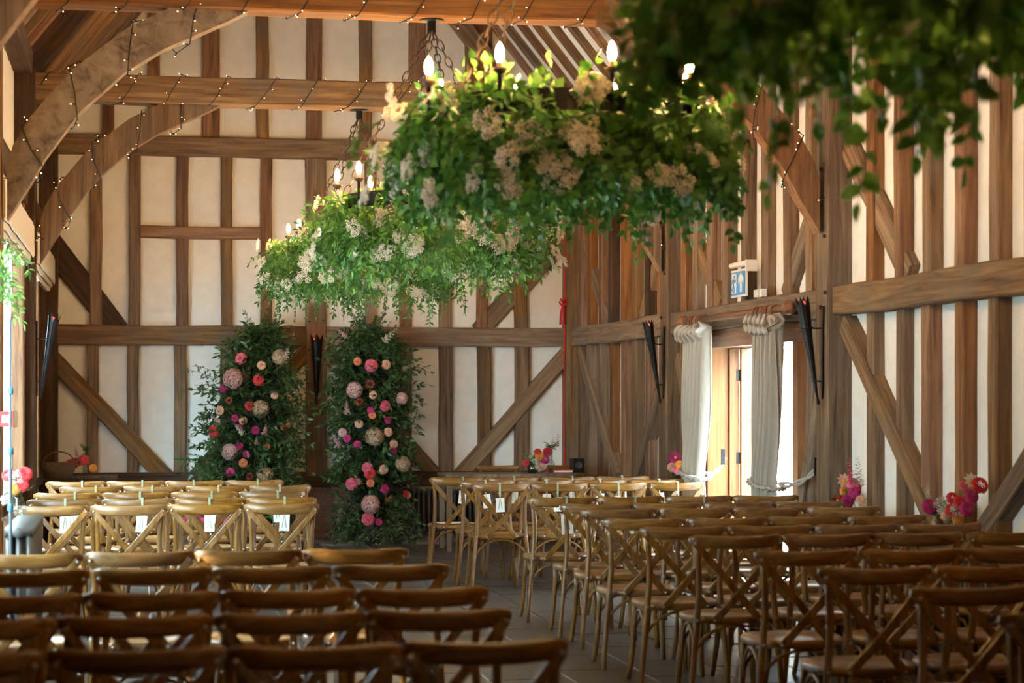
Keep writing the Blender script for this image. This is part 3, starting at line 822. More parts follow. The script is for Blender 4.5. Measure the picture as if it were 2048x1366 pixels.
class Greens:
    """sprigs: a stem with leaves along it"""
    def __init__(s):
        s.P, s.D, s.U, s.L, s.W = [], [], [], [], []
        s.stems = MB()
    def sprig(s, p, d, length, n, leaf, ratio, droop=0.0, spread=0.9, stem_r=0.0022, wig=0.12, stem=True):
        p = np.array(p, float); d = unit(np.array(d, float))
        steps = max(3, n // 2); ds = length / steps
        path = [p.copy()]
        side = unit(np.cross(d, [RNG.normal(), RNG.normal(), 1.0]))
        for i in range(steps):
            d = unit(d + np.array([0, 0, -droop]) * (1 + i * .3) / steps * 2 + RNG.normal(0, wig, 3))
            p = p + d * ds
            path.append(p.copy())
            side = unit(side - d * np.dot(side, d))
            for sg in (-1, 1):
                k = leaf * RNG.uniform(.7, 1.2) * (1 - .25 * i / steps)
                sd = unit(side * sg + RNG.normal(0, .25, 3))
                s.P.append(p - d * ds * RNG.uniform(0, .9)); s.D.append(d * (1 - spread * .5) + sd * spread)
                s.U.append(np.cross(sd, d) * sg + RNG.normal(0, .35, 3) + np.array([0, 0, .4]))
                s.L.append(k); s.W.append(k * ratio)
        s.P.append(p); s.D.append(d); s.U.append(RNG.normal(0, 1, 3) + np.array([0, 0, 1])); s.L.append(leaf * .8); s.W.append(leaf * .8 * ratio)
        if stem:
            s.stems.tube(path, stem_r, 3)
    def build(s, parent, material, stem_mat, single=200, view=(0, 0, CAM_H), name='leaf'):
        P, D, U = np.array(s.P), np.array(s.D), np.array(s.U)
        L, W = np.array(s.L), np.array(s.W)
        U = U + 1e-4
        if single:
            # the leaves that show largest stand out on the side towards the viewer
            c = P.mean(0); v = unit(np.array(view) - c)
            score = (P - c) @ v + L * 3 + RNG.normal(0, .08, len(P))
            idx = np.argsort(-score)[:single]
            rest = np.ones(len(P), bool); rest[idx] = False
            x, y, z = frames(D, U)
            for i in idx:
                r = round(W[i] / L[i], 1)
                key = (material.name, r)
                if key not in _leaf_cache:
                    _leaf_cache[key] = one_leaf(material, r)
                o = bpy.data.objects.new(name, _leaf_cache[key]); COL.objects.link(o); o.parent = parent
                k = L[i]
                m = Matrix(((x[i][0] * k, y[i][0] * k, z[i][0] * k, P[i][0]), (x[i][1] * k, y[i][1] * k, z[i][1] * k, P[i][1]), (x[i][2] * k, y[i][2] * k, z[i][2] * k, P[i][2]), (0, 0, 0, 1)))
                o.matrix_basis = m
            P, D, U, L, W = P[rest], D[rest], U[rest], L[rest], W[rest]
        o = link('foliage', leaf_mesh('foliage', P, D, U, L, W, material), parent); o['kind'] = 'stuff'
        if s.stems.v:
            st = link('stems', s.stems.mesh('stems', stem_mat), parent); st['kind'] = 'stuff'

def fib(n, cap=1.0):
    out = []
    for i in range(n):
        z = 1 - cap * 2 * (i + .5) / n
        a = i * 2.399963
        r = math.sqrt(max(0, 1 - z * z))
        out.append((r * math.cos(a), r * math.sin(a), z))
    return np.array(out)
def ball_flower(name, material, n=70, cap=.62, plen=.55, pw=.42, open_=.62):
    """dahlia, rose or zinnia head of radius 1 looking along +Z: petals lie like scales round a ball"""
    q = fib(n, cap)
    zz = np.array([0, 0, 1.0])
    t = unit(q * q[:, 2:3] - zz + RNG.normal(0, .02, q.shape))
    D = t * (1 - open_) + q * open_
    P = (q * .66 - t * plen * .30) * np.array([1, 1, .75])
    k = 0.6 + 0.45 * (1 - q[:, 2])
    return leaf_mesh(name, P, D, q + t * -.2, plen * np.minimum(k, 1.15), pw * np.minimum(k, 1.15), material)
def puff(name, material, n=130):
    """hydrangea head: florets of four petals over a ball"""
    P, D, U, L, W = [], [], [], [], []
    for c in fib(n, .82):
        c = c * RNG.uniform(.9, 1.04)
        nn = unit(c); a = unit(np.cross(nn, [.3, .5, .8])); b = np.cross(nn, a); ph = RNG.uniform(0, PI)
        for k in range(4):
            an = ph + k * PI / 2
            P.append(c * np.array([1, 1, .85])); D.append(a * math.cos(an) + b * math.sin(an) + nn * RNG.uniform(0, .5)); U.append(nn); L.append(.21); W.append(.22)
    return leaf_mesh(name, *[np.array(v) for v in (P, D, U)], np.array(L), np.array(W), material)
def daisy(name, material, n=9):
    a = np.arange(n) * 2 * PI / n
    D = np.stack([np.cos(a), np.sin(a), np.full(n, .25)], 1)
    return leaf_mesh(name, D * .12, D, np.tile([0, 0, 1.], (n, 1)), np.full(n, .95), np.full(n, .52), material)
def umbel(name, material, n=90, flat=.55):
    """creamy head of tiny blossoms gathered in small domes, radius 1"""
    mb = MB()
    heads = [(0, 0)] + [(.62 * math.cos(a), .62 * math.sin(a)) for a in np.arange(6) * PI / 3 + .3]
    for hx, hy in heads:
        hx += RNG.normal(0, .08); hy += RNG.normal(0, .08); hz = flat * (1 - (hx * hx + hy * hy)) + RNG.normal(0, .06)
        m = n // 7
        for i in range(m):
            r = .36 * math.sqrt((i + .5) / m); a = i * 2.399963 + hx * 9
            x, y, z = hx + r * math.cos(a), hy + r * math.sin(a), hz + .16 * (1 - (r / .36) ** 2) + RNG.normal(0, .03)
            k = RNG.uniform(.07, .105)
            mb.add([(x + k, y, z), (x - k, y, z), (x, y + k, z), (x, y - k, z), (x, y, z + k * .8), (x, y, z - k * .8)],
                   [(0, 2, 4), (2, 1, 4), (1, 3, 4), (3, 0, 4), (2, 0, 5), (1, 2, 5), (3, 1, 5), (0, 3, 5)])
    return mb.mesh(name, material)
def spike(name, material, n=26):
    """snapdragon-like spire, 1 long along +Z"""
    q = []
    P, D, U, L, W = [], [], [], [], []
    for i in range(n):
        t = i / n; a = i * 2.4
        d = np.array([math.cos(a), math.sin(a), .5])
        P.append([0.02 * math.cos(a), .02 * math.sin(a), .15 + .85 * t]); D.append(d); U.append([-math.sin(a) * .2, math.cos(a) * .2, 1]); L.append(.17 * (1.15 - t)); W.append(.15 * (1.15 - t))
    return leaf_mesh(name, *[np.array(v, float) for v in (P, D, U)], np.array(L), np.array(W), material)
FM = {}
for c in FC:
    FM['ball', c] = ball_flower('dahlia', M['f_' + c])
    FM['rose', c] = ball_flower('rose', M['f_' + c], 30, .6, .75, .85, .55)
    FM['daisy', c] = daisy('daisy', M['f_' + c])
    FM['puff', c] = puff('hydrangea', M['f_' + c])
    FM['spike', c] = spike('flower_spike', M['f_' + c])
    FM['umbel', c] = umbel('umbel', M['f_' + c])
FM['cream'] = [umbel('blossom_cluster', M['white_fl'], 126, .3), umbel('blossom_cluster', M['white_fl'], 140, .5), umbel('blossom_cluster', M['white_fl'], 112, .2)]
DOT = MB().lathe([(.24, 0), (.22, .10), (.1, .16), (.01, .17)], 8).mesh('flower_centre', M['yellow_c'], True)
DOTD = MB().lathe([(.42, .28), (.38, .40), (.2, .48), (.01, .5)], 9).mesh('flower_centre', M['dark_c'], True)
NAMES = {'ball': 'dahlia', 'rose': 'rose', 'daisy': 'daisy', 'puff': 'hydrangea', 'spike': 'flower_spike', 'umbel': 'umbel'}
def flower(parent, kind, color, p, d, r, centre=None):
    me = FM['cream'][random.randrange(3)] if kind == 'cream' else FM[kind, color]
    nm = 'blossom_cluster' if kind == 'cream' else NAMES[kind]
    o = link(nm, me, parent, p, None, r)
    o.rotation_euler = Vector(d).to_track_quat('Z', 'Y').to_euler()
    if centre is not None:
        link('flower_centre', centre, o)
    return o

# ================================================================== CHANDELIERS
R_RING, Z_RING = 0.62, 2.90
def link_chain(mb, p, q, step=0.062, r=0.0045):
    p, q = Vector(p), Vector(q); d = (q - p); n = max(2, int(d.length / step)); d.normalize()
    a = d.cross(Vector((0, 1, 0.2))).normalized(); b = d.cross(a)
    for i in range(n):
        c = p + (q - p) * ((i + .5) / n)
        s = a if i % 2 else b
        ring = []
        for k in range(10):
            t = 2 * PI * k / 10
            ring.append(c + d * math.cos(t) * step * .68 + s * math.sin(t) * step * .34)
        mb.tube(ring, r, 4, closed=True)
CHN = ['nearest, at top right', 'second from the viewer', 'third from the viewer', 'farthest, by the gable']
bulb_me = MB().lathe([(.010, 0), (.0175, .018), (.0195, .035), (.016, .058), (.008, .077), (.001, .086)], 10).mesh('bulb', M['bulb'], True)
sleeve_me = MB().lathe([(.011, -.045), (.012, 0), (.0135, .004)], 8).mesh('candle_sleeve', M['ivory'], True)
cup_me = MB().lathe([(.008, -.07), (.03, -.052), (.036, -.040), (.030, -.044), (.01, -.046)], 10).mesh('drip_cup', M['rust'], True)
stem_me = MB().lathe([(.0105, -.20), (.0105, -.06)], 8).mesh('candle_stem', M['iron'], True)
def chandelier(Yc, Xc, idx, phase):
    root = empty('chandelier', (Xc, Yc, Z_RING))
    tag(root, 'black iron ring chandelier with candle bulbs, %s' % CHN[idx], 'chandelier', 'ring chandeliers along the barn')
    n = 40
    prof = [(-.006, -.05), (.006, -.05), (.006, .05), (-.006, .05)]
    MB().rings([[((R_RING + a) * math.cos(2 * PI * i / n), (R_RING + a) * math.sin(2 * PI * i / n), b) for a, b in prof] for i in range(n)], closed=True).build('ring', M['iron'], root)
    for k in range(2):
        MB().tube([(-R_RING * math.cos(k * PI / 2 + phase), -R_RING * math.sin(k * PI / 2 + phase), 0), (R_RING * math.cos(k * PI / 2 + phase), R_RING * math.sin(k * PI / 2 + phase), 0)], .012, 6).build('cross_bar', M['iron'], root)
    top = TIE0 - Z_RING
    MB().lathe([(.085, top), (.085, top - .012), (.03, top - .018), (.03, top - .09), (.012, top - .10)], 12).build('ceiling_plate', M['iron'], root)
    for k in range(4):
        a = phase + k * PI / 2
        ch = MB(); link_chain(ch, (.02 * math.cos(a), .02 * math.sin(a), top - .09), (R_RING * math.cos(a), R_RING * math.sin(a), .05))
        ch.build('chain', M['rust'], root)
    for k in range(8):
        a = phase + .39 + k * PI / 4
        x, y = (R_RING + .03) * math.cos(a), (R_RING + .03) * math.sin(a)
        link('candle_stem', stem_me, root, (x, y, .18)); link('drip_cup', cup_me, root, (x, y, .18)); link('candle_sleeve', sleeve_me, root, (x, y, .165)); link('bulb', bulb_me, root, (x, y, .168))
def garland(Yc, Xc, idx, style):
    """foliage wreathed over the ring"""
    root = empty('foliage_garland', (Xc, Yc, Z_RING))
    tag(root, 'wreath of green foliage and cream blossom on chandelier, %s' % CHN[idx], 'garland', 'foliage wreaths on the chandeliers')
    if idx == 3: root.scale = (1.12, 1.12, 1.0)
    root_inv = np.array([Xc, Yc, Z_RING])
    g, hi, lf, ratio, n1 = style
    A, B = Greens(), Greens()
    for i in range(n1):
        a = RNG.uniform(0, 2 * PI); r = R_RING + RNG.normal(0, .09)
        z = RNG.uniform(-.27, .05) - (.08 if idx == 0 else 0)
        o = np.array([math.cos(a), math.sin(a), 0]); tn = np.array([-o[1], o[0], 0])
        p = o * r + np.array([0, 0, z])
        d = o * RNG.uniform(.1, 1.0) + tn * RNG.normal(0, .6) + np.array([0, 0, RNG.uniform(-.8, .1)])
        G = A if (RNG.random() < hi) else B
        G.sprig(p, d, RNG.uniform(.15, .30), 12, lf, ratio, droop=.4, wig=.16)
    for i in range(int(n1 * .5)):                     # underside and heart of the wreath
        a = RNG.uniform(0, 2 * PI); r = R_RING * math.sqrt(RNG.uniform(.02, 1.0))
        o = np.array([math.cos(a), math.sin(a), 0])
        p = o * r + np.array([0, 0, RNG.uniform(-.30, -.08)])
        B.sprig(p, o * RNG.uniform(-.2, .8) + RNG.normal(0, .5, 3) + np.array([0, 0, -.3]), RNG.uniform(.15, .25), 12, lf * .95, ratio, droop=.4, wig=.16)
    for i in range(int(n1 * .12)):                    # trailing strands
        a = RNG.uniform(0, 2 * PI); r = R_RING * RNG.uniform(.7, 1.32)
        o = np.array([math.cos(a), math.sin(a), 0])
        p = o * r + np.array([0, 0, RNG.uniform(-.30, -.12)])
        (A if RNG.random() < .5 else B).sprig(p, o * .5 + np.array([0, 0, -.8]), RNG.uniform(.22, .52 if idx == 0 else .42), 14, lf, ratio, droop=.9, wig=.1)
    for i in range(int(n1 * (.10 if idx < 2 else .06))):  # upright sprays
        a = RNG.uniform(0, 2 * PI); r = R_RING * RNG.uniform(.85, 1.2)
        o = np.array([math.cos(a), math.sin(a), 0])
        A.sprig(o * r + np.array([0, 0, -.04]), o * RNG.uniform(-.3, .6) + np.array([0, 0, 1.0]), RNG.uniform(.10, .26 if idx < 2 else .16), 8, lf * 1.05, ratio * 1.1, droop=-.05, wig=.2)
    A.build(root, M[g[0]], M['stem'], 130, view=-root_inv + np.array([0, 0, CAM_H]))
    B.build(root, M[g[1]], M['stem'], 130, view=-root_inv + np.array([0, 0, CAM_H]))
    # cream blossom
    for i in range(80):
        a = RNG.uniform(0, 2 * PI)
        top = RNG.random() < .2
        z = RNG.uniform(.0, .08) if top else RNG.uniform(-.42, -.12)
        r = R_RING + (RNG.uniform(.02, .2) if top else RNG.uniform(.0, .30))
        o = Vector((math.cos(a), math.sin(a), 0))
        flower(root, 'cream', None, o * r + Vector((0, 0, z)), o * (1.0) + Vector((RNG.normal(0, .2), RNG.normal(0, .2), RNG.uniform(-.3, .8))), RNG.uniform(.055, .085))
CH = [(4.99, 2.07, 0.3), (9.48, 1.955, 0.55), (13.97, 1.975, 0.2), (18.46, 1.95, 0.9)]
STY = [(('leaf_a', 'leaf_a'), .5, .082, .60, 240), (('leaf_b', 'leaf_b'), .5, .066, .58, 420), (('leaf_a', 'leaf_b'), .6, .062, .42, 460), (('leaf_b', 'leaf_b'), .5, .060, .38, 360)]
for i, (y, x, ph) in enumerate(CH):
    chandelier(y, x, i, ph)
    garland(y, x, i, STY[i])

# ================================================================== FLORAL COLUMNS BY THE GABLE
def column(name, label, Xc, Yc, prof, lean, flowers, bottom, seed):
    """prof: (z, half width); flowers: kind, colour, px, py, radius"""
    root = empty(name, (Xc, Yc, 0))
    tag(root, label, 'floral column', 'floral columns beside the centre post')
    MB().lathe([(.20, 0), (.24, .02), (.22, .22), (.19, .24)], 14).build('base_pot', M['pot'], root, True)
    zs = [p[0] for p in prof]; hw = [p[1] for p in prof]
    width = lambda z: float(np.interp(z, zs, hw))
    ln = lambda z: lean * z
    MB().rings([[(ln(z) + width(z) * .5 * math.cos(2 * PI * j / 10), width(z) * .42 * math.sin(2 * PI * j / 10), z) for j in range(10)] for z in np.linspace(.2, zs[-1] - .2, 12)]).build('core', M['moss'], root)
    G, O = Greens(), Greens()
    for i in range(560):
        z = RNG.uniform(.12, zs[-1] - .1)
        a = RNG.uniform(0, 2 * PI) if RNG.random() < .3 else RNG.uniform(PI, 2 * PI)
        o = np.array([math.cos(a), math.sin(a), 0]); w = width(z)
        p = o * np.array([w * .45, w * .40, 0]) + np.array([ln(z), 0, z])
        up = RNG.uniform(-.2, 1.1) if z > .5 else RNG.uniform(-.8, .3)
        G.sprig(p, o + np.array([0, 0, up]), w * RNG.uniform(.40, .85) + .05, 10, RNG.uniform(.065, .10), .46, droop=.15, wig=.13)
    for i in range(34):                                # crown
        z = zs[-1] - RNG.uniform(.12, .5)
        a = RNG.uniform(0, 2 * PI); o = np.array([math.cos(a), math.sin(a) * .6, 0])
        G.sprig(o * .08 + np.array([ln(z), 0, z]), o * .45 + np.array([lean * .5, 0, 1.0]), RNG.uniform(.2, .38), 14, .06, .45, droop=.1, wig=.12)
    for (dx, dzz, z, L) in bottom['sprays']:           # long wild branches
        for k in range(3):
            G.sprig(np.array([ln(z) + .1 * np.sign(dx), -.1, z + k * .03]), np.array([dx, -.15, dzz + k * .08]), L * RNG.uniform(.8, 1.0), 18, .058, .40, droop=.1, wig=.06)
    for i in range(bottom['olive']):
        z = RNG.uniform(.12, .50); a = RNG.uniform(PI * .95, 2.05 * PI); o = np.array([math.cos(a), math.sin(a), 0])
        O.sprig(o * np.array([.30, .28, 0]) + np.array([0, 0, z]), o + np.array([0, 0, RNG.uniform(-.2, .3)]), RNG.uniform(.20, .34), 16, .065, .22, droop=.7, wig=.07)
    G.build(root, M['leaf_c'], M['twig'], 240, view=(-Xc, -Yc, CAM_H))
    if O.P:
        O.build(root, M['leaf_o'], M['twig'], 50, view=(-Xc, -Yc, CAM_H), name='olive_leaf')
    for kind, colr, px, py, r in flowers:
        w = .30
        X, Z = on_y(px, py, Yc - .28)
        zz = Z; dxl = X - Xc - ln(zz)
        w = max(width(min(max(zz, zs[0]), zs[-1])), .12)
        yo = -.17 - .28 * math.sqrt(max(0, 1 - min(1, (dxl / (w * 1.05)) ** 2)))
        X, Z = on_y(px, py, Yc + yo)
        d = Vector((dxl / w * .8 + RNG.normal(0, .12), -1, RNG.normal(.15, .15)))
        c = DOTD if colr == 'rust' and kind == 'daisy' else None
        p = (X - Xc, yo, Z)
        if kind == 'spike':
            d = Vector((dxl / w * .8 + RNG.normal(0, .3), -.35, .45))
        flower(root, kind, colr, p, d, r, c)
FR = [('rose', 'pink', 743, 731, .062), ('ball', 'coral', 715, 723, .042), ('rose', 'peach', 773, 729, .045), ('puff', 'blush', 709, 780, .085), ('daisy', 'rust', 740, 768, .055),
      ('rose', 'peach', 746, 790, .038), ('daisy', 'rust', 719, 804, .05), ('puff', 'blush', 804, 797, .065), ('rose', 'pink', 771, 812, .052), ('ball', 'magenta', 741, 822, .040), ('ball', 'coral', 745, 830, .042),
      ('ball', 'magenta', 776, 840, .040), ('ball', 'peach', 718, 848, .044), ('rose', 'peach', 777, 864, .043), ('ball', 'blush', 684, 865, .045), ('ball', 'magenta', 694, 877, .042), ('puff', 'antique', 749, 873, .10),
      ('rose', 'magenta', 715, 889, .040), ('ball', 'peach', 788, 888, .045), ('rose', 'magenta', 789, 903, .03), ('puff', 'antique', 806, 928, .085), ('rose', 'pink', 735, 936, .052), ('rose', 'red', 740, 947, .055),
      ('rose', 'peach', 768, 939, .045), ('rose', 'pink', 703, 968, .058), ('ball', 'coral', 741, 966, .042), ('rose', 'magenta', 770, 977, .045), ('puff', 'blush', 741, 1009, .098), ('rose', 'pink', 737, 1038, .062),
      ('ball', 'magenta', 758, 1044, .036), ('rose', 'red', 812, 988, .035), ('rose', 'peach', 817, 990, .035), ('spike', 'blush', 694, 835, .24), ('spike', 'blush', 685, 897, .22), ('spike', 'white', 762, 690, .30),
      ('spike', 'white', 816, 838, .26), ('spike', 'blush', 724, 972, .2), ('spike', 'blush', 773, 902, .16), ('spike', 'white', 800, 743, .2), ('ball', 'peach', 822, 834, .04), ('spike', 'coral', 768, 1005, .16), ('spike', 'blush', 700, 678, .22)]
FLc = [('rose', 'pink', 481, 717, .056), ('puff', 'blush', 466, 757, .105), ('rose', 'peach', 523, 730, .042), ('puff', 'antique', 559, 714, .082), ('rose', 'red', 517, 760, .052), ('daisy', 'rust', 487, 752, .045),
       ('rose', 'magenta', 446, 778, .036), ('rose', 'peach', 549, 791, .036), ('ball', 'peach', 579, 796, .034), ('puff', 'antique', 520, 818, .092), ('rose', 'red', 499, 812, .048), ('ball', 'peach', 439, 821, .045),
       ('ball', 'magenta', 470, 836, .04), ('rose', 'peach', 486, 841, .04), ('ball', 'magenta', 479, 854, .036), ('rose', 'red', 426, 863, .055), ('rose', 'magenta', 511, 860, .04), ('puff', 'blush', 460, 904, .085),
       ('ball', 'magenta', 492, 908, .036), ('rose', 'coral', 486, 926, .042), ('rose', 'magenta', 478, 892, .038), ('rose', 'magenta', 461, 945, .045), ('puff', 'antique', 530, 951, .09), ('daisy', 'rust', 499, 953, .045),
       ('ball', 'coral', 534, 893, .036), ('spike', 'white', 566, 732, .26), ('spike', 'coral', 556, 862, .22), ('spike', 'blush', 527, 875, .2), ('spike', 'white', 491, 873, .22), ('spike', 'blush', 512, 893, .15),
       ('spike', 'blush', 440, 845, .16), ('daisy', 'rust', 458, 801, .04), ('spike', 'blush', 500, 918, .13),
       ('ball', 'magenta', 455, 1050, .05), ('ball', 'magenta', 470, 1058, .05), ('rose', 'pink', 482, 1030, .05), ('ball', 'magenta', 440, 1056, .05), ('umbel', 'white', 486, 1045, .10), ('ball', 'magenta', 425, 1058, .05), ('ball', 'magenta', 350, 1040, .05), ('ball', 'magenta', 366, 1052, .05)]
column('floral_column', 'tall floral column with pink blooms standing right of the centre post', on_y(745, 900, 22.2)[0], 22.2,
       [(.1, .42), (.4, .40), (.7, .40), (1.2, .43), (1.7, .45), (2.0, .40), (2.25, .22), (2.42, .08)], -.02, FR,
       dict(sprays=[(1.0, .35, 1.65, .62), (1.0, -.1, 1.35, .5), (.9, .7, 1.9, .4), (-.6, .8, 1.95, .4), (.9, .1, .95, .42), (-1.0, .0, .35, .4)], olive=46), 3)
column('floral_column', 'leaning floral column with pink blooms standing left of the centre post', on_y(480, 950, 22.2)[0], 22.2,
       [(.1, .50), (.5, .55), (.8, .58), (1.2, .52), (1.6, .48), (1.9, .38), (2.15, .24), (2.38, .08)], .105, FLc,
       dict(sprays=[(-1.0, .6, 1.55, .75), (-.8, 1.0, 1.0, .6), (-1.0, .35, .8, .55), (1.0, .3, .85, .5), (.9, .2, 1.1, .42), (.7, .9, 2.0, .4), (1.0, -.15, .7, .4)], olive=10), 5)
# ================================================================== CURTAINS, POLE, SIGN
PX_ = 4.67                                            # curtain plane
yl, zl = on_x(1372, 636, PX_); yr, zr = on_x(1572, 600, PX_)
zp = 2.235
po = empty('curtain_pole', (PX_, (yl + yr) / 2, zp))
tag(po, 'wooden curtain pole above the doorway with ball finials', 'curtain pole')
hl = (yl - yr) / 2
rod = MB().lathe([(.027, -hl), (.027, hl)], 12).build('rod', M['pole_wood'], po, True); rod.rotation_euler = (PI / 2, 0, 0)
for s in (-1, 1):
    f = MB().lathe([(.027, 0), (.040, .01), (.036, .025), (.052, .05), (.056, .08), (.045, .115), (.02, .14), (.002, .148)], 14).build('finial', M['pole_wood'], po, True)
    f.location = (0, s * hl, 0); f.rotation_euler = (-s * PI / 2, 0, 0)
    b = MB().tube([(0, s * (hl - .12), -.03), (.13, s * (hl - .12), -.03)], .018, 8).build('bracket', M['pole_wood'], po, True)
ring_me = MB().tube([(.044 * math.cos(2 * PI * i / 16), 0, .044 * math.sin(2 * PI * i / 16)) for i in range(16)], .0075, 6, closed=True).mesh('ring', M['pole_wood'], True)
def curtain(ya, yb, tie_y, tie_w, label, seed):
    """ya..yb: extent along the wall; gathered at the tie-back"""
    rnd = random.Random(seed)
    root = empty('curtain', (PX_, (ya + yb) / 2, 0)); yc = (ya + yb) / 2
    tag(root, label, 'curtain', 'curtains at the doorway')
    W = yb - ya
    U, V = 96, 40
    zt, zb = zp - .06, 0.03
    ph = [rnd.uniform(0, 6) for _ in range(4)]
    verts, faces = [], []
    for j in range(V + 1):
        z = zt + (zb - zt) * j / V
        t = math.exp(-((z - .92) / .32) ** 2) if z > .92 else math.exp(-((z - .92) / .5) ** 2)
        w = W * (1 - t) + tie_w * t; off = (tie_y - yc) * t
        amp = .042 * (1 - .35 * t)
        for i in range(U + 1):
            u = i / U
            s = math.sin(2 * PI * 6.5 * u + ph[0] + .5 * math.sin(2.1 * z + ph[1])) + .35 * math.sin(2 * PI * 13 * u + ph[2] + z)
            bow = -.05 * math.sin(PI * u) * (0.5 + t)
            verts.append((amp * s + bow, off + (u - .5) * w + .010 * math.sin(2 * PI * 13 * u + ph[3]), z))
    for j in range(V):
        for i in range(U):
            a = j * (U + 1) + i
            faces.append((a, a + 1, a + U + 2, a + U + 1))
    c = MB().add(verts, faces).build('cloth', M['linen'], root, True)
    so = c.modifiers.new('thickness', 'SOLIDIFY'); so.thickness = .006
    # frilled heading
    verts, faces = [], []
    for j in range(7):
        z = zt + .02 - .13 * j / 6
        for i in range(U + 1):
            u = i / U
            amp = .055 + .03 * math.sin(PI * j / 6)
            s = math.sin(2 * PI * 5 * u + ph[1] + .8 * math.sin(j * .9))
            verts.append((amp * s - .03, (u - .5) * W * 1.04 + .02 * math.sin(2 * PI * 10 * u + ph[2]), z + .022 * math.sin(2 * PI * 4.5 * u + ph[0])))
    for j in range(6):
        for i in range(U):
            a = j * (U + 1) + i
            faces.append((a, a + 1, a + U + 2, a + U + 1))
    h = MB().add(verts, faces).build('heading', M['linen'], root, True)
    so = h.modifiers.new('thickness', 'SOLIDIFY'); so.thickness = .006
    for i in range(8):
        r = link('ring', ring_me, root, (0, (i / 7 - .5) * W * .8 + rnd.uniform(-.02, .02), zp - .010), (rnd.uniform(-.1, .1), 0, rnd.uniform(-.25, .25)))
    return root
ca, cb = on_x(1372, 700, PX_)[0], on_x(1413, 700, PX_)[0]
curtain(cb, ca, (ca + cb) / 2 + .03, .46, 'cream linen curtain tied back on the far side of the doorway', 1)
da, db = on_x(1513, 700, PX_)[0], on_x(1557, 700, PX_)[0]
curtain(db, da, (da + db) / 2 + .02, .44, 'cream linen curtain tied back on the near side of the doorway', 2)
def tieback(y, w, hook, label):
    root = empty('rope_tieback', (PX_, y, .92)); tag(root, label, 'rope', 'rope tie-backs of the curtains')
    for k in range(2):
        pts = []
        for i in range(24):
            a = 2 * PI * i / 24
            pts.append((.115 * math.sin(a) + .012 * math.cos(9 * a + k * PI), (w / 2 + .03) * math.cos(a), .012 * math.sin(9 * a + k * PI) + .03 * math.cos(a) * (1 if hook > 0 else -1)))
        MB().tube(pts, .012, 6, closed=True).build('rope_loop', M['rope'], root, True)
    for k in range(2):
        pts = [(.03 - .10 * math.sin(PI * t) * 0 + .16 * t, -(w / 2 + .02) - (hook) * t, .01 - .05 * math.sin(PI * t) + .14 * t + (.016 if k else -.016) * math.sin(PI * t * 3)) for t in [i / 9 for i in range(10)]]
        MB().tube(pts, .011, 6).build('rope_end', M['rope'], root, True)
    MB().box(.15, .18, -(w / 2 + .03) - hook - .012, -(w / 2 + .03) - hook + .012, .09, .22).build('hook', M['iron'], root)
tieback((ca + cb) / 2 + .03, .46, .02, 'grey rope tie-back around the far curtain')
tieback((da + db) / 2 + .02, .44, .42, 'grey rope tie-back around the near curtain')
# exit sign
ys, zs_ = on_x(1478, 600, 4.74)
sg = empty('exit_sign', (4.74, ys, 2.40)); tag(sg, 'blue and white running man exit sign with arrow above the curtain pole', 'sign')
MB().box(-.004, .012, -.205, .205, -.015, .205).build('panel', M['white_paint'], sg)
MB().box(-.009, -.004, -.188, .188, .0, .188).build('blue_face', M['sign_blue'], sg)
hs_ = MB().lathe([(.022, -.22), (.024, -.21), (.024, .21), (.022, .22)], 12)
h_ = hs_.build('lamp_housing', M['white_paint'], sg, True); h_.location = (0, 0, .245); h_.rotation_euler = (PI / 2, 0, 0)
MB().box(-.01, .08, -.235, -.20, .18, .27).build('end_cap', M['white_paint'], sg)
MB().box(.06, .10, -.30, -.20, -.03, .03).box(.06, .1, -.42, -.36, -.03, .03).build('junction_box', M['white_paint'], sg)
def flat(poly, name, m, x0=-.0125, x1=-.009):
    MB().prism(poly, x0, x1, axis='x').build(name, m, sg)
# seen from the room the far end (larger y) is on the left
flat([(-.02, .135), (-.09, .175), (-.16, .135), (-.16, .085), (-.115, .115), (-.115, .02), (-.065, .02), (-.065, .115), (-.02, .085)], 'arrow', M['white_paint'])
flat([(.16, .015), (.16, .175), (.04, .175), (.04, .015)], 'doorway_mark', M['white_paint'])
def limb(pts, w):
    for (a, b) in zip(pts, pts[1:]):
        d = Vector((b[0] - a[0], b[1] - a[1])); n = Vector((-d.y, d.x)).normalized() * w
        flat([(a[0] + n.x, a[1] + n.y), (b[0] + n.x, b[1] + n.y), (b[0] - n.x, b[1] - n.y), (a[0] - n.x, a[1] - n.y)], 'running_figure', M['sign_blue'], -.0155, -.0128)
limb([(.098, .125), (.115, .075)], .014)
limb([(.113, .08), (.085, .055), (.10, .022)], .009); limb([(.115, .075), (.135, .05), (.17, .038)], .009)
limb([(.095, .122), (.065, .105), (.05, .12)], .007); limb([(.1, .122), (.135, .12), (.15, .095)], .007)
flat([(.085 + .014 * math.cos(a), .148 + .014 * math.sin(a)) for a in [2 * PI * i / 10 for i in range(10)]], 'running_figure', M['sign_blue'], -.0155, -.0128)

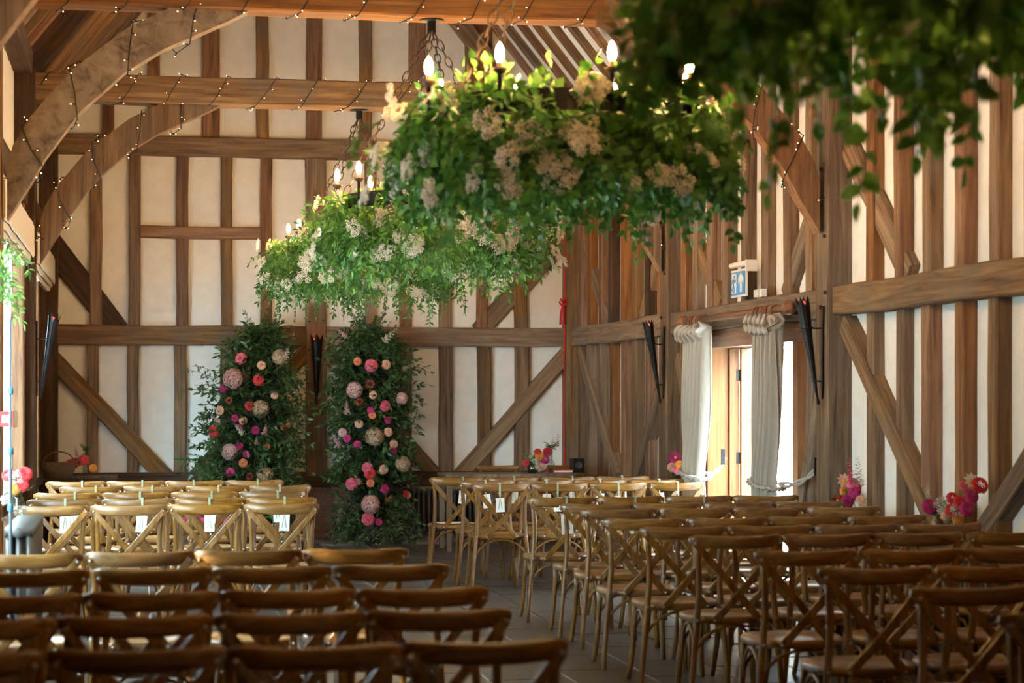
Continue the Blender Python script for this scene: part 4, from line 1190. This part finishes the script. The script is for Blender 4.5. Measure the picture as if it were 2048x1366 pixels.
# ================================================================== WALL TORCHES
def torch(loc, rz, tilt, label, sx=1.0):
    """black sheet-iron cone torch on a back plate; +Y of the torch points away from its wall"""
    root = empty('wall_torch', loc, rz); root.scale = (sx, 1, 1); tag(root, label, 'wall torch', 'black iron wall torches')
    MB().prism([(-.035, .0), (-.020, -.18), (-.022, -.55), (0, -.66), (.022, -.55), (.020, -.18), (.035, .0)], 0, .012).build('back_plate', M['iron'], root)
    d = Vector((0, math.sin(tilt), math.cos(tilt)))
    base = Vector((0, .035, -.70))
    n, rings = 12, []
    for t, r in [(0, .006), (.02, .013), (.05, .008), (.25, .019), (.5, .034), (.68, .045), (.70, .047)]:
        c = base + d * t
        rings.append([c + Vector((math.cos(2 * PI * j / n), 0, 0)) * r + Vector((0, math.cos(tilt), -math.sin(tilt))) * math.sin(2 * PI * j / n) * r for j in range(n)])
    top = []
    for j in range(n):
        t = .78 if j % 2 else .715
        c = base + d * t; r = .058 if j % 2 else .048
        top.append(c + Vector((math.cos(2 * PI * j / n), 0, 0)) * r + Vector((0, math.cos(tilt), -math.sin(tilt))) * math.sin(2 * PI * j / n) * r)
    rings.append(top)
    MB().rings(rings, cap=False).build('cone', M['iron'], root)
    for t, r in ((.17, .015), (.55, .038)):
        c = base + d * t
        b = MB().tube([c + Vector((math.cos(a), 0, 0)) * r * 1.1 + Vector((0, math.cos(tilt), -math.sin(tilt))) * math.sin(a) * r * 1.1 for a in [2 * PI * i / 12 for i in range(12)]], .006, 6, closed=True)
        b.tube([c - Vector((0, r, 0)), Vector((0, .006, c.z))], .006, 6)
        b.build('bracket', M['iron'], root)
    c = base + d * .70
    MB().lathe([(.030, -.03), (.034, .0), (.02, .03), (.003, .045)], 8, c.x, c.y, c.z).build('ember_lamp', M['ember'], root)
torch((XR - 0.002, 13.93, 2.225), PI / 2, .16, 'black wall torch on the oak post right of the doorway')
torch((XR - 0.002, 18.42, 2.225), PI / 2, .16, 'black wall torch on the oak post left of the doorway')
torch((XC - 0.01, FB - .047, 2.20), PI, .05, 'black wall torch on the centre post between the floral columns', 1.4)
torch((XL + 0.002, 18.46, 2.25), -PI / 2, .16, 'black wall torch in the shade on the left oak post')

# ================================================================== RADIATORS
def radiator(loc, rz, n, h, label):
    root = empty('radiator', loc, rz); tag(root, label, 'radiator', 'column radiators')
    sec = MB()
    for y in (-.055, 0, .055):
        sec.tube([(0, y, .09), (0, y, h - .03)], .016, 6)
    sec.tube([(0, -.07, .10), (0, .07, .10)], .024, 6); sec.tube([(0, -.075, h - .03), (0, .075, h - .03)], .028, 6)
    me = sec.mesh('section', M['radiator'], True)
    for i in range(n):
        link('section', me, root, ((i - (n - 1) / 2) * .058, 0, 0))
    for s in (-1, 1):
        MB().box(s * (n - 1) * .029 - .012, s * (n - 1) * .029 + .012, -.05, .05, 0, .10).build('foot', M['radiator'], root)
        p = MB().lathe([(.030, 0), (.030, .012), (.018, .014), (.018, .022), (.002, .024)], 8).build('end_plug', M['radiator'], root)
        p.location = (s * (n - 1) * .029 + s * .02, 0, h - .03); p.rotation_euler = (0, s * PI / 2, 0)
radiator((on_y(872, 1000, 22.45)[0], 22.66, 0), 0, 17, .56, 'grey column radiator on the back wall beside the right floral column')
radiator((-.66, 12.25, 0), PI / 2, 22, .86, 'pale column radiator under the left windows')
radiator((4.70, 10.9, 0), PI / 2, 22, .62, 'pale column radiator along the right wall behind the chairs')

# ================================================================== BACK TABLES AND THINGS ON THEM
def table(loc, w, d, h, label, m, drawer):
    root = empty('side_table', loc); tag(root, label, 'table')
    MB().box(-w / 2, w / 2, -d / 2, d / 2, h - .03, h).build('table_top', m, root)
    MB().box(-w / 2 + .03, w / 2 - .03, -d / 2 + .03, d / 2 - .03, h - .15, h - .03).build('apron', m, root)
    for sx in (-1, 1):
        for sy in (-1, 1):
            x, y = sx * (w / 2 - .045), sy * (d / 2 - .045)
            MB().rings([[(x - r, y - r, z), (x + r, y - r, z), (x + r, y + r, z), (x - r, y + r, z)] for r, z in ((.022, 0), (.03, h - .15), (.03, h - .03))]).build('leg', m, root)
    if drawer:
        for k in range(2):
            dx = (-w / 4 if k == 0 else w / 4)
            dr_ = MB().box(dx - .17, dx + .17, -d / 2 + .018, -d / 2 + .032, h - .135, h - .05).build('drawer', m, root)
            MB().lathe([(.012, 0), (.014, .012), (.002, .02)], 8).build('knob', M['steel'], dr_).matrix_basis = Matrix.Translation((dx, -d / 2 + .018, h - .09)) @ Matrix.Rotation(PI / 2, 4, 'X')
tx0, tx1 = on_y(888, 1000, 20.75)[0], on_y(1140, 1000, 20.75)[0]
table(((tx0 + tx1) / 2, 20.95, 0), tx1 - tx0, .6, .79, 'pale wooden table with drawers at the right of the gable', M['table_wood'], True)
lx0, lx1 = on_y(100, 1000, 21.8)[0], on_y(235, 1000, 21.8)[0]
table(((lx0 + lx1) / 2, 21.95, 0), lx1 - lx0, .5, .76, 'dark wooden table in the left corner of the gable', M['oak_dark'], False)
BOT = {
    'bottle': [(.002, 0), (.038, .003), (.042, .03), (.042, .085), (.02, .125), (.015, .135), (.015, .19), (.019, .195)],
    'jar': [(.002, 0), (.045, .003), (.05, .04), (.048, .09), (.033, .115), (.034, .13)],
    'tall': [(.002, 0), (.035, .003), (.034, .10), (.014, .14), (.012, .26), (.017, .265)],
}
def vase(loc, kind, label, m='vase', sc=1.0):
    v = MB().lathe([(r * sc, z * sc) for r, z in BOT[kind]], 14).build('bud_vase', M[m], None, True)
    v.location = loc
    tag(v, label, 'vase', 'bud vases of flowers')
    return v
def bunch(loc, mouth, fl, label, seed, leaf=26):
    """stems rise from the vase mouth to heads at measured spots; fl: kind, colour, offset x, y, z, radius"""
    root = empty('flower_bunch', loc); tag(root, label, 'flowers', 'small flower bunches')
    st = MB()
    for kind, colr, x, y, z, r in fl:
        d = Vector((x * .6 + RNG.normal(0, .1), -1.0 + RNG.normal(0, .2), .45))
        c = DOT if kind == 'daisy' else None
        if kind == 'spike': d = Vector((x * 2, -.1, 1))
        flower(root, kind, colr, (x, y, z), d, r, c)
        st.tube([(0, 0, .02), (0, 0, mouth), (x * .6, y * .6, mouth + (z - mouth) * .6), (x, y, z)], .0025, 4)
    so = st.build('stems', M['stem'], root); so['kind'] = 'stuff'
    g = Greens()
    for i in range(leaf):
        a = RNG.uniform(0, 2 * PI)
        g.sprig((0, 0, mouth), (math.cos(a) * .7, math.sin(a) * .7, RNG.uniform(.4, 1.2)), RNG.uniform(.06, .12), 8, .028, .32, wig=.15, stem_r=.0012)
    g.build(root, M['leaf_b'], M['stem'], 0)
def rel(px, py, X=None, Y=None, base=(0, 0, 0)):
    if X is not None:
        y, z = on_x(px, py, X); return (X - base[0], y - base[1], z - base[2])
    x, z = on_y(px, py, Y); return (x - base[0], Y - base[1], z - base[2])
LEDGE = .727
def wall_bunch(px, items, label, vlabel, X=4.84, kind='jar', vm='vase', seed=0):
    y = on_x(px, 1000, X)[0]
    base = (X, y, LEDGE)
    vase(base, kind, vlabel, vm)
    fl = []
    for k, c, ax, ay, r in items:
        o = rel(ax, ay, X=X - RNG.uniform(.02, .08), base=base)
        fl.append((k, c, o[0], o[1], max(o[2], .12), r))
    bunch(base, .12, fl, label, seed)
# near right group on the ledge
wall_bunch(1915, [('ball', 'red', 1960, 970, .05), ('ball', 'magenta', 1944, 993, .04), ('ball', 'magenta', 1934, 1018, .042), ('daisy', 'white', 1942, 962, .05), ('ball', 'orange', 1917, 1036, .035), ('ball', 'red', 1905, 996, .036), ('ball', 'red', 1919, 1002, .034), ('ball', 'pink', 1928, 970, .03)],
           'red and magenta dahlias in jar at the right edge of ledge', 'glass jar at the right edge of the right wall ledge')
wall_bunch(1878, [('ball', 'magenta', 1860, 1013, .048), ('umbel', 'white', 1880, 1010, .055), ('umbel', 'white', 1886, 1025, .05), ('ball', 'red', 1904, 1020, .04), ('spike', 'white', 1856, 1002, .12), ('umbel', 'white', 1912, 1020, .045), ('rose', 'peach', 1893, 1032, .03)],
           'white umbels and plum dahlia in jar beside the red dahlias', 'glass jar holding white umbels on the right wall ledge')
wall_bunch(1700, [('daisy', 'peach', 1688, 962, .055), ('ball', 'orange', 1691, 982, .038), ('ball', 'magenta', 1696, 1001, .042), ('rose', 'magenta', 1709, 984, .038), ('rose', 'pink', 1707, 968, .04), ('spike', 'pink', 1703, 968, .2), ('rose', 'pink', 1712, 975, .035), ('rose', 'peach', 1722, 1000, .03), ('daisy', 'rust', 1675, 1001, .045), ('spike', 'white', 1718, 985, .26)],
           'peach cosmos and magenta dahlias on ledge beside the oak post', 'glass jar on the ledge beside the oak post')
wall_bunch(1350, [('daisy', 'magenta', 1351, 915, .06), ('daisy', 'magenta', 1343, 920, .04), ('ball', 'orange', 1359, 928, .035), ('rose', 'peach', 1345, 934, .04), ('rose', 'pink', 1356, 941, .035)],
           'magenta cosmos in vase left of the far curtain', 'glass vase on the ledge left of the far curtain', X=4.80)
# vases on the back table
def table_bunch(px, Y, z0, items, label, vlabel, kind, vm='vase', mouth=.13, sc=1.0):
    x = on_y(px, 900, Y)[0]; base = (x, Y, z0)
    vase(base, kind, vlabel, vm, sc)
    fl = [(k, c, *rel(ax, ay, Y=Y - .02, base=base), r) for k, c, ax, ay, r in items]
    bunch(base, mouth, fl, label, 0, 12)
table_bunch(1079, 20.85, .79, [('rose', 'peach', 1072, 931, .035), ('rose', 'peach', 1086, 932, .04), ('ball', 'orange', 1079, 911, .05), ('ball', 'magenta', 1090, 918, .05), ('rose', 'peach', 1080, 936, .035)],
            'orange and magenta blooms in the middle vase of the back table', 'round glass vase in the middle of the back table', 'jar')
table_bunch(1103, 20.9, .79, [('ball', 'red', 1095, 903, .045), ('spike', 'blush', 1106, 905, .2), ('spike', 'blush', 1113, 900, .2), ('ball', 'red', 1097, 901, .035)],
            'red zinnia and blush spires in tall vase of the back table', 'tall narrow glass vase on the back table', 'tall', mouth=.25)
table_bunch(1064, 20.85, .79, [('ball', 'red', 1076, 904, .038), ('ball', 'red', 1052, 926, .035), ('umbel', 'white', 1061, 915, .03), ('umbel', 'white', 1067, 922, .03)],
            'dark red blooms and greenery in green vase of the back table', 'dark green glass vase on the back table', 'jar', 'vase_green')
table_bunch(172, 21.9, .76, [('ball', 'red', 168, 920, .055), ('rose', 'red', 140, 928, .05), ('ball', 'orange', 186, 936, .042), ('rose', 'rust', 150, 925, .05), ('spike', 'rust', 155, 918, .16)],
            'dark red and orange flowers on the left corner table', 'glass vase on the left corner table', 'tall', mouth=.25)
y_ = 13.25
x_ = on_y(36, 970, y_)[0]
st = empty('plant_stand', (x_ + .0, y_, 0)); tag(st, 'small dark stand for flowers by the left windows', 'stand')
MB().lathe([(.10, .80), (.10, .82), (.002, .822)], 14).build('top', M['oak_dark'], st); MB().tube([(0, 0, .01), (0, 0, .81)], .018, 8).build('column', M['oak_dark'], st)
MB().lathe([(.12, 0), (.12, .015), (.03, .03)], 14).build('base', M['oak_dark'], st)
table_bunch(36, y_, .822, [('ball', 'red', 50, 947, .045), ('ball', 'red', 44, 970, .042), ('ball', 'orange', 28, 975, .042), ('umbel', 'white', 32, 955, .05), ('ball', 'red', 16, 950, .04), ('umbel', 'white', 12, 1000, .04)],
            'red and orange dahlias in jar beside the grey pole', 'glass jar of dahlias beside the grey pole', 'jar')
# basket on the left table, black case and red book on the right one
bk = MB().rings([[(.17 * k * math.cos(2 * PI * j / 16), .11 * k * math.sin(2 * PI * j / 16), z) for j in range(16)] for k, z in ((.8, 0), (.95, .05), (1.0, .14), (.94, .14), (.85, .02))]).build('basket', M['wicker'])
bk.location = (on_y(118, 950, 21.85)[0], 21.85, .76)
tag(bk, 'small wicker basket on the left corner table', 'basket')
MB().tube(ellipse_arch((-.16, 0, .13), (.16, 0, .13), .12), .008, 6).build('handle', M['wicker'], bk)
bcx, bcz = on_y(1165, 938, 21.2)
cs = MB().box(-.06, .06, -.09, .09, 0, .15).build('speaker_box', M['iron']); cs.location = (on_y(1164, 938, 20.8)[0] - .02, 20.95, .79)
tag(cs, 'small black speaker box at the end of back table', 'speaker')
MB().lathe([(.04, 0), (.035, .006), (.02, .002)], 12).build('speaker_cone', M['pot'], cs).matrix_basis = Matrix.Translation((0, -.09, .08)) @ Matrix.Rotation(PI / 2, 4, 'X')
rb_ = MB().box(-.16, .16, -.10, .10, 0, .03).box(-.155, .158, -.098, .098, .004, .026).build('register_book', M['red']); rb_.location = (on_y(1136, 945, 20.9)[0], 21.0, .79)
tag(rb_, 'red covered book lying on the back table', 'book')
MB().box(-.15, .165, -.105, -.095, .006, .024).build('page_block', M['paper'], rb_)

# ================================================================== LEFT EDGE: POLE, CALL POINT, BLINDS, SPRAY
py_ = 11.15
px0, ztop = on_y(21, 640, py_)
pr = empty('tripod_pole', (px0, py_, 0)); tag(pr, 'slim grey telescopic pole with blue collars at the left edge', 'pole')
MB().lathe([(.011, .06), (.011, .75), (.0095, .76), (.0095, 1.2), (.008, 1.21), (.008, ztop)], 8).build('pole', M['pole_grey'], pr, True)
for z in (on_y(20, 1015, py_)[1], on_y(20, 902, py_)[1], on_y(20, 781, py_)[1]):
    MB().lathe([(.012, z - .02), (.016, z - .014), (.016, z + .014), (.012, z + .02)], 10).build('collar', M['collar_blue'], pr, True)
for k in range(3):
    a = k * 2 * PI / 3 + .3
    MB().tube([(0, 0, .5), (.16 * math.cos(a) * .5, .16 * math.sin(a) * .5, .26), (.16 * math.cos(a), .16 * math.sin(a), .012)], .009, 6).build('leg', M['pole_grey'], pr, True)
MB().lathe([(.008, ztop), (.014, ztop + .01), (.014, ztop + .05), (.007, ztop + .06), (.007, ztop + .10)], 8).build('spigot', M['steel'], pr, True)
fx, fz = on_y(12, 838, 13.82)
fc = MB().box(-.05, .05, -.05, 0, -.05, .05).build('call_point', M['red_box']); fc.location = (fx, 13.84, fz)
tag(fc, 'red fire call point on the left oak post', 'call point')
MB().box(.048, .075, -.055, -.005, -.055, .055).build('clear_cover', M['vase'], fc)
MB().box(-.025, .025, -.054, -.05, -.025, .025).build('press_panel', M['white_paint'], fc)
def blind(y0, y1, label, z0=2.68):
    """roman blind drawn up: hanging layers with rounded folds at the bottom"""
    root = empty('roman_blind', (XL - .06, (y0 + y1) / 2, z0)); tag(root, label, 'blind', 'folded blinds of the left windows')
    h = (y1 - y0) / 2
    for k in range(5):
        x = -.05 + .026 * k; zb = .0 + .045 * abs(k - 1.5); zt = .46 - .02 * k
        prof = [(x - .010, zt), (x - .012, zb + .02), (x - .006, zb + .004), (x, zb), (x + .006, zb + .004), (x + .012, zb + .02), (x + .010, zt)]
        MB().rings([[(p[0] + .004 * math.sin(j * 1.7 + k), -h + 2 * h * j / 12, p[1] + .010 * math.sin(j * 2.1 + k)) for p in prof] for j in range(13)]).build('fold', M['blind'], root)
    MB().box(-.062, -.046, -h, h, .4, .74).build('upper_cloth', M['blind'], root)
blind(14.25, 18.15, 'cream folded blind at the middle left window')
blind(18.75, 22.5, 'cream folded blind at the left window by the gable')
blind(9.75, 13.65, 'cream folded blind at the left window behind the grey pole', 2.5)
sp = empty('foliage_spray', (on_y(-30, 560, 12.2)[0], 12.2, 2.35)); tag(sp, 'hanging spray of narrow green leaves at the left edge', 'foliage')
g = Greens()
for i in range(60):
    g.sprig(RNG.normal(0, .09, 3) + np.array([-.06, 0, .0]), (RNG.uniform(-.2, .9), RNG.normal(0, .4), RNG.uniform(-1.0, .5)), RNG.uniform(.15, .32), 14, .062, .26, droop=.5, wig=.1)
g.build(sp, M['leaf_a'], M['stem'], 120, view=(0, -12, -.8))
# red ribbon down the corner of the gable
rr = empty('red_ribbon', (4.735, FB - .12, 0)); tag(rr, 'red ribbon with a bow hanging down the gable corner', 'ribbon')
zt_, zb_ = on_y(1123, 430, FB)[1], on_y(1123, 955, FB)[1]
MB().rings([[(-.008 + .006 * math.sin(z * 3), 0, z), (.005 + .006 * math.sin(z * 3), 0, z), (.005 + .006 * math.sin(z * 3), .004, z), (-.008 + .006 * math.sin(z * 3), .004, z)] for z in np.linspace(zb_, zt_, 24)]).build('strip', M['red'], rr)
zb0 = on_y(1118, 608, FB)[1]
for s in (-1, 1):
    MB().tube([(-.02, -.02, zb0), (-.02 + s * .03, -.03, zb0 + .05), (-.02 + s * .045, -.03, zb0 + .01), (-.02 + s * .02, -.03, zb0 - .02), (-.02, -.02, zb0)], .012, 6).build('bow_loop', M['red'], rr, True)
    MB().tube([(-.02, -.02, zb0), (-.03 + s * .015, -.03, zb0 - .1), (-.03 + s * .02, -.02, zb0 - .24)], [.01, .012, .014], 5).build('bow_tail', M['red'], rr, True)

# ================================================================== FAIRY LIGHTS
def fairy(label, centre, nrm, hw, hb, length, pitch, seed):
    """wire wound round a timber: centre(t) and nrm(t) for t in metres along it; hw across, hb half depth along Y"""
    rnd = random.Random(seed)
    root = empty('fairy_light_string', centre(0)); loc = Vector(centre(0))
    tag(root, label, 'fairy lights', 'fairy light strings')
    pts, t = [], 0.0
    corners = [(1, -1), (-1, -1), (-1, 1), (1, 1)]
    k = 0
    while t < length:
        a, b = corners[k % 4]
        c = Vector(centre(min(t, length))); n = Vector(nrm(min(t, length)))
        pts.append(c + n * a * (hw + .008) + Vector((0, b * (hb + .010), 0)) - loc)
        if (a, b) == (1, -1):               # slack sweep across the face
            t2 = min(length, t + pitch * .22)
            c2 = Vector(centre(t2)); n2 = Vector(nrm(t2))
            pts.append(c2 + n2 * hw * rnd.uniform(-.3, .3) - Vector((0, hb + .014, 0)) - loc)
        t += pitch * (.42 if k % 4 == 0 else .19) * rnd.uniform(.85, 1.15); k += 1
    MB().tube(pts, .0045, 4).build('wire', M['wire'], root)
    bl, sk = MB(), MB()
    acc = 0
    for p, q in zip(pts, pts[1:]):
        d = q - p; L = d.length
        n = max(1, int(L / .09))
        for i in range(n):
            c = p + d * ((i + rnd.random()) / n)
            o = Vector((rnd.uniform(-1, 1), -rnd.uniform(.1, .8), rnd.uniform(-1, .6))).normalized()
            e = c + o * .028
            sk.tube([c, e], .004, 4)
            r = .005
            e = e + o * .006
            bl.add([e + Vector(v) * r for v in ((1, 0, 0), (-1, 0, 0), (0, 1, 0), (0, -1, 0), (0, 0, 1), (0, 0, -1))],
                   [(0, 2, 4), (2, 1, 4), (1, 3, 4), (3, 0, 4), (2, 0, 5), (1, 2, 5), (3, 1, 5), (0, 3, 5)])
    b = bl.build('bulb', M['fairy'], root); b['kind'] = 'stuff'
    s = sk.build('bulb_socket', M['wire'], root); s['kind'] = 'stuff'
cum = [0]
for p, q in zip(ARCH_MID, ARCH_MID[1:]):
    cum.append(cum[-1] + math.dist(p, q))
for k, (y, nm) in enumerate([(13.97, 'nearer'), (18.46, 'farther')]):
    fairy('fairy lights wound round the %s tie beam' % nm, lambda t, y=y: (XR - t, y, 4.30), lambda t: (0, 0, 1), .12, .12, XR - XL, .40, 10 + k)
    for s, sd in ((1, 'left'), (-1, 'right')):
        def cen(t, y=y, s=s):
            t = cum[-1] - t
            x = float(np.interp(t, cum, [p[0] for p in ARCH_MID])); z = float(np.interp(t, cum, [p[1] for p in ARCH_MID]))
            return (x if s > 0 else 2 * XC - x, y, z)
        def nor(t, s=s):
            a, b = np.array(cen(max(0, t - .05))), np.array(cen(min(cum[-1], t + .05)))
            d = b - a; d = d / np.linalg.norm(d)
            return (d[2], 0, -d[0]) if s > 0 else (-d[2], 0, d[0])
        fairy('fairy lights wound round the %s arch brace of the %s truss' % (sd, nm), cen, nor, .13, .075, cum[-1], .46, 20 + k * 2 + (s < 0))

# shrub outside the doorway
sh = empty('garden_shrub', (7.2, 26.4, 0)); tag(sh, 'leafy green shrub outside, glimpsed through the door glass', 'shrub')
g = Greens()
for i in range(70):
    a = RNG.uniform(0, 2 * PI)
    g.sprig((0, 0, RNG.uniform(.0, .5)), (math.cos(a), math.sin(a), RNG.uniform(.5, 2.2)), RNG.uniform(.5, .95), 14, .11, .5, droop=.3)
g.build(sh, M['leaf_b'], M['twig'], 0)

# magenta shawl left on a chair of the last left row
cc = CHAIRS[('left', 'f4', 1)].location
sv, sf = [], []
for j in range(13):
    for i in range(21):
        u, v = i / 20 - .5, j / 12 - .5
        z = .475 + .05 * abs(math.sin(7 * u + 3 * v)) + .03 * math.sin(11 * v + 2) + .04 * (.5 - abs(u))
        sv.append((u * .62, v * .34 - .02, max(.47, z)))
for j in range(12):
    for i in range(20):
        a = j * 21 + i; sf.append((a, a + 1, a + 22, a + 21))
sl = MB().add(sv, sf).build('shawl', simple('magenta cloth', (0.30, 0.004, 0.07), 0.8), None, True)
sl.modifiers.new('thickness', 'SOLIDIFY').thickness = .006
sl.location = (cc.x, cc.y, 0)
tag(sl, 'magenta shawl lying on a chair in the last left row', 'shawl')

# tree added out of view: its leaves break up the sun at the near window
tr = empty('sunbreak_tree', (-6.2, 8.0, 0)); tag(tr, 'leafy tree added outside the near left window to dapple the sun', 'tree')
MB().tube([(0, 0, -.05), (.05, 0, 1.2), (-.03, .05, 2.4), (.05, 0, 4.2)], [.17, .14, .12, .05], 9).build('trunk', M['twig'], tr, True)
g = Greens()
for i in range(1100):
    v = unit(RNG.normal(0, 1, 3)) * RNG.uniform(.35, 1.0) ** .6
    g.sprig(np.array([0, 0, 4.5]) + v * np.array([1.5, 1.9, 1.9]), v + RNG.normal(0, .4, 3), .5, 16, .17, .55, wig=.2)
g.build(tr, M['leaf_b'], M['twig'], 0)
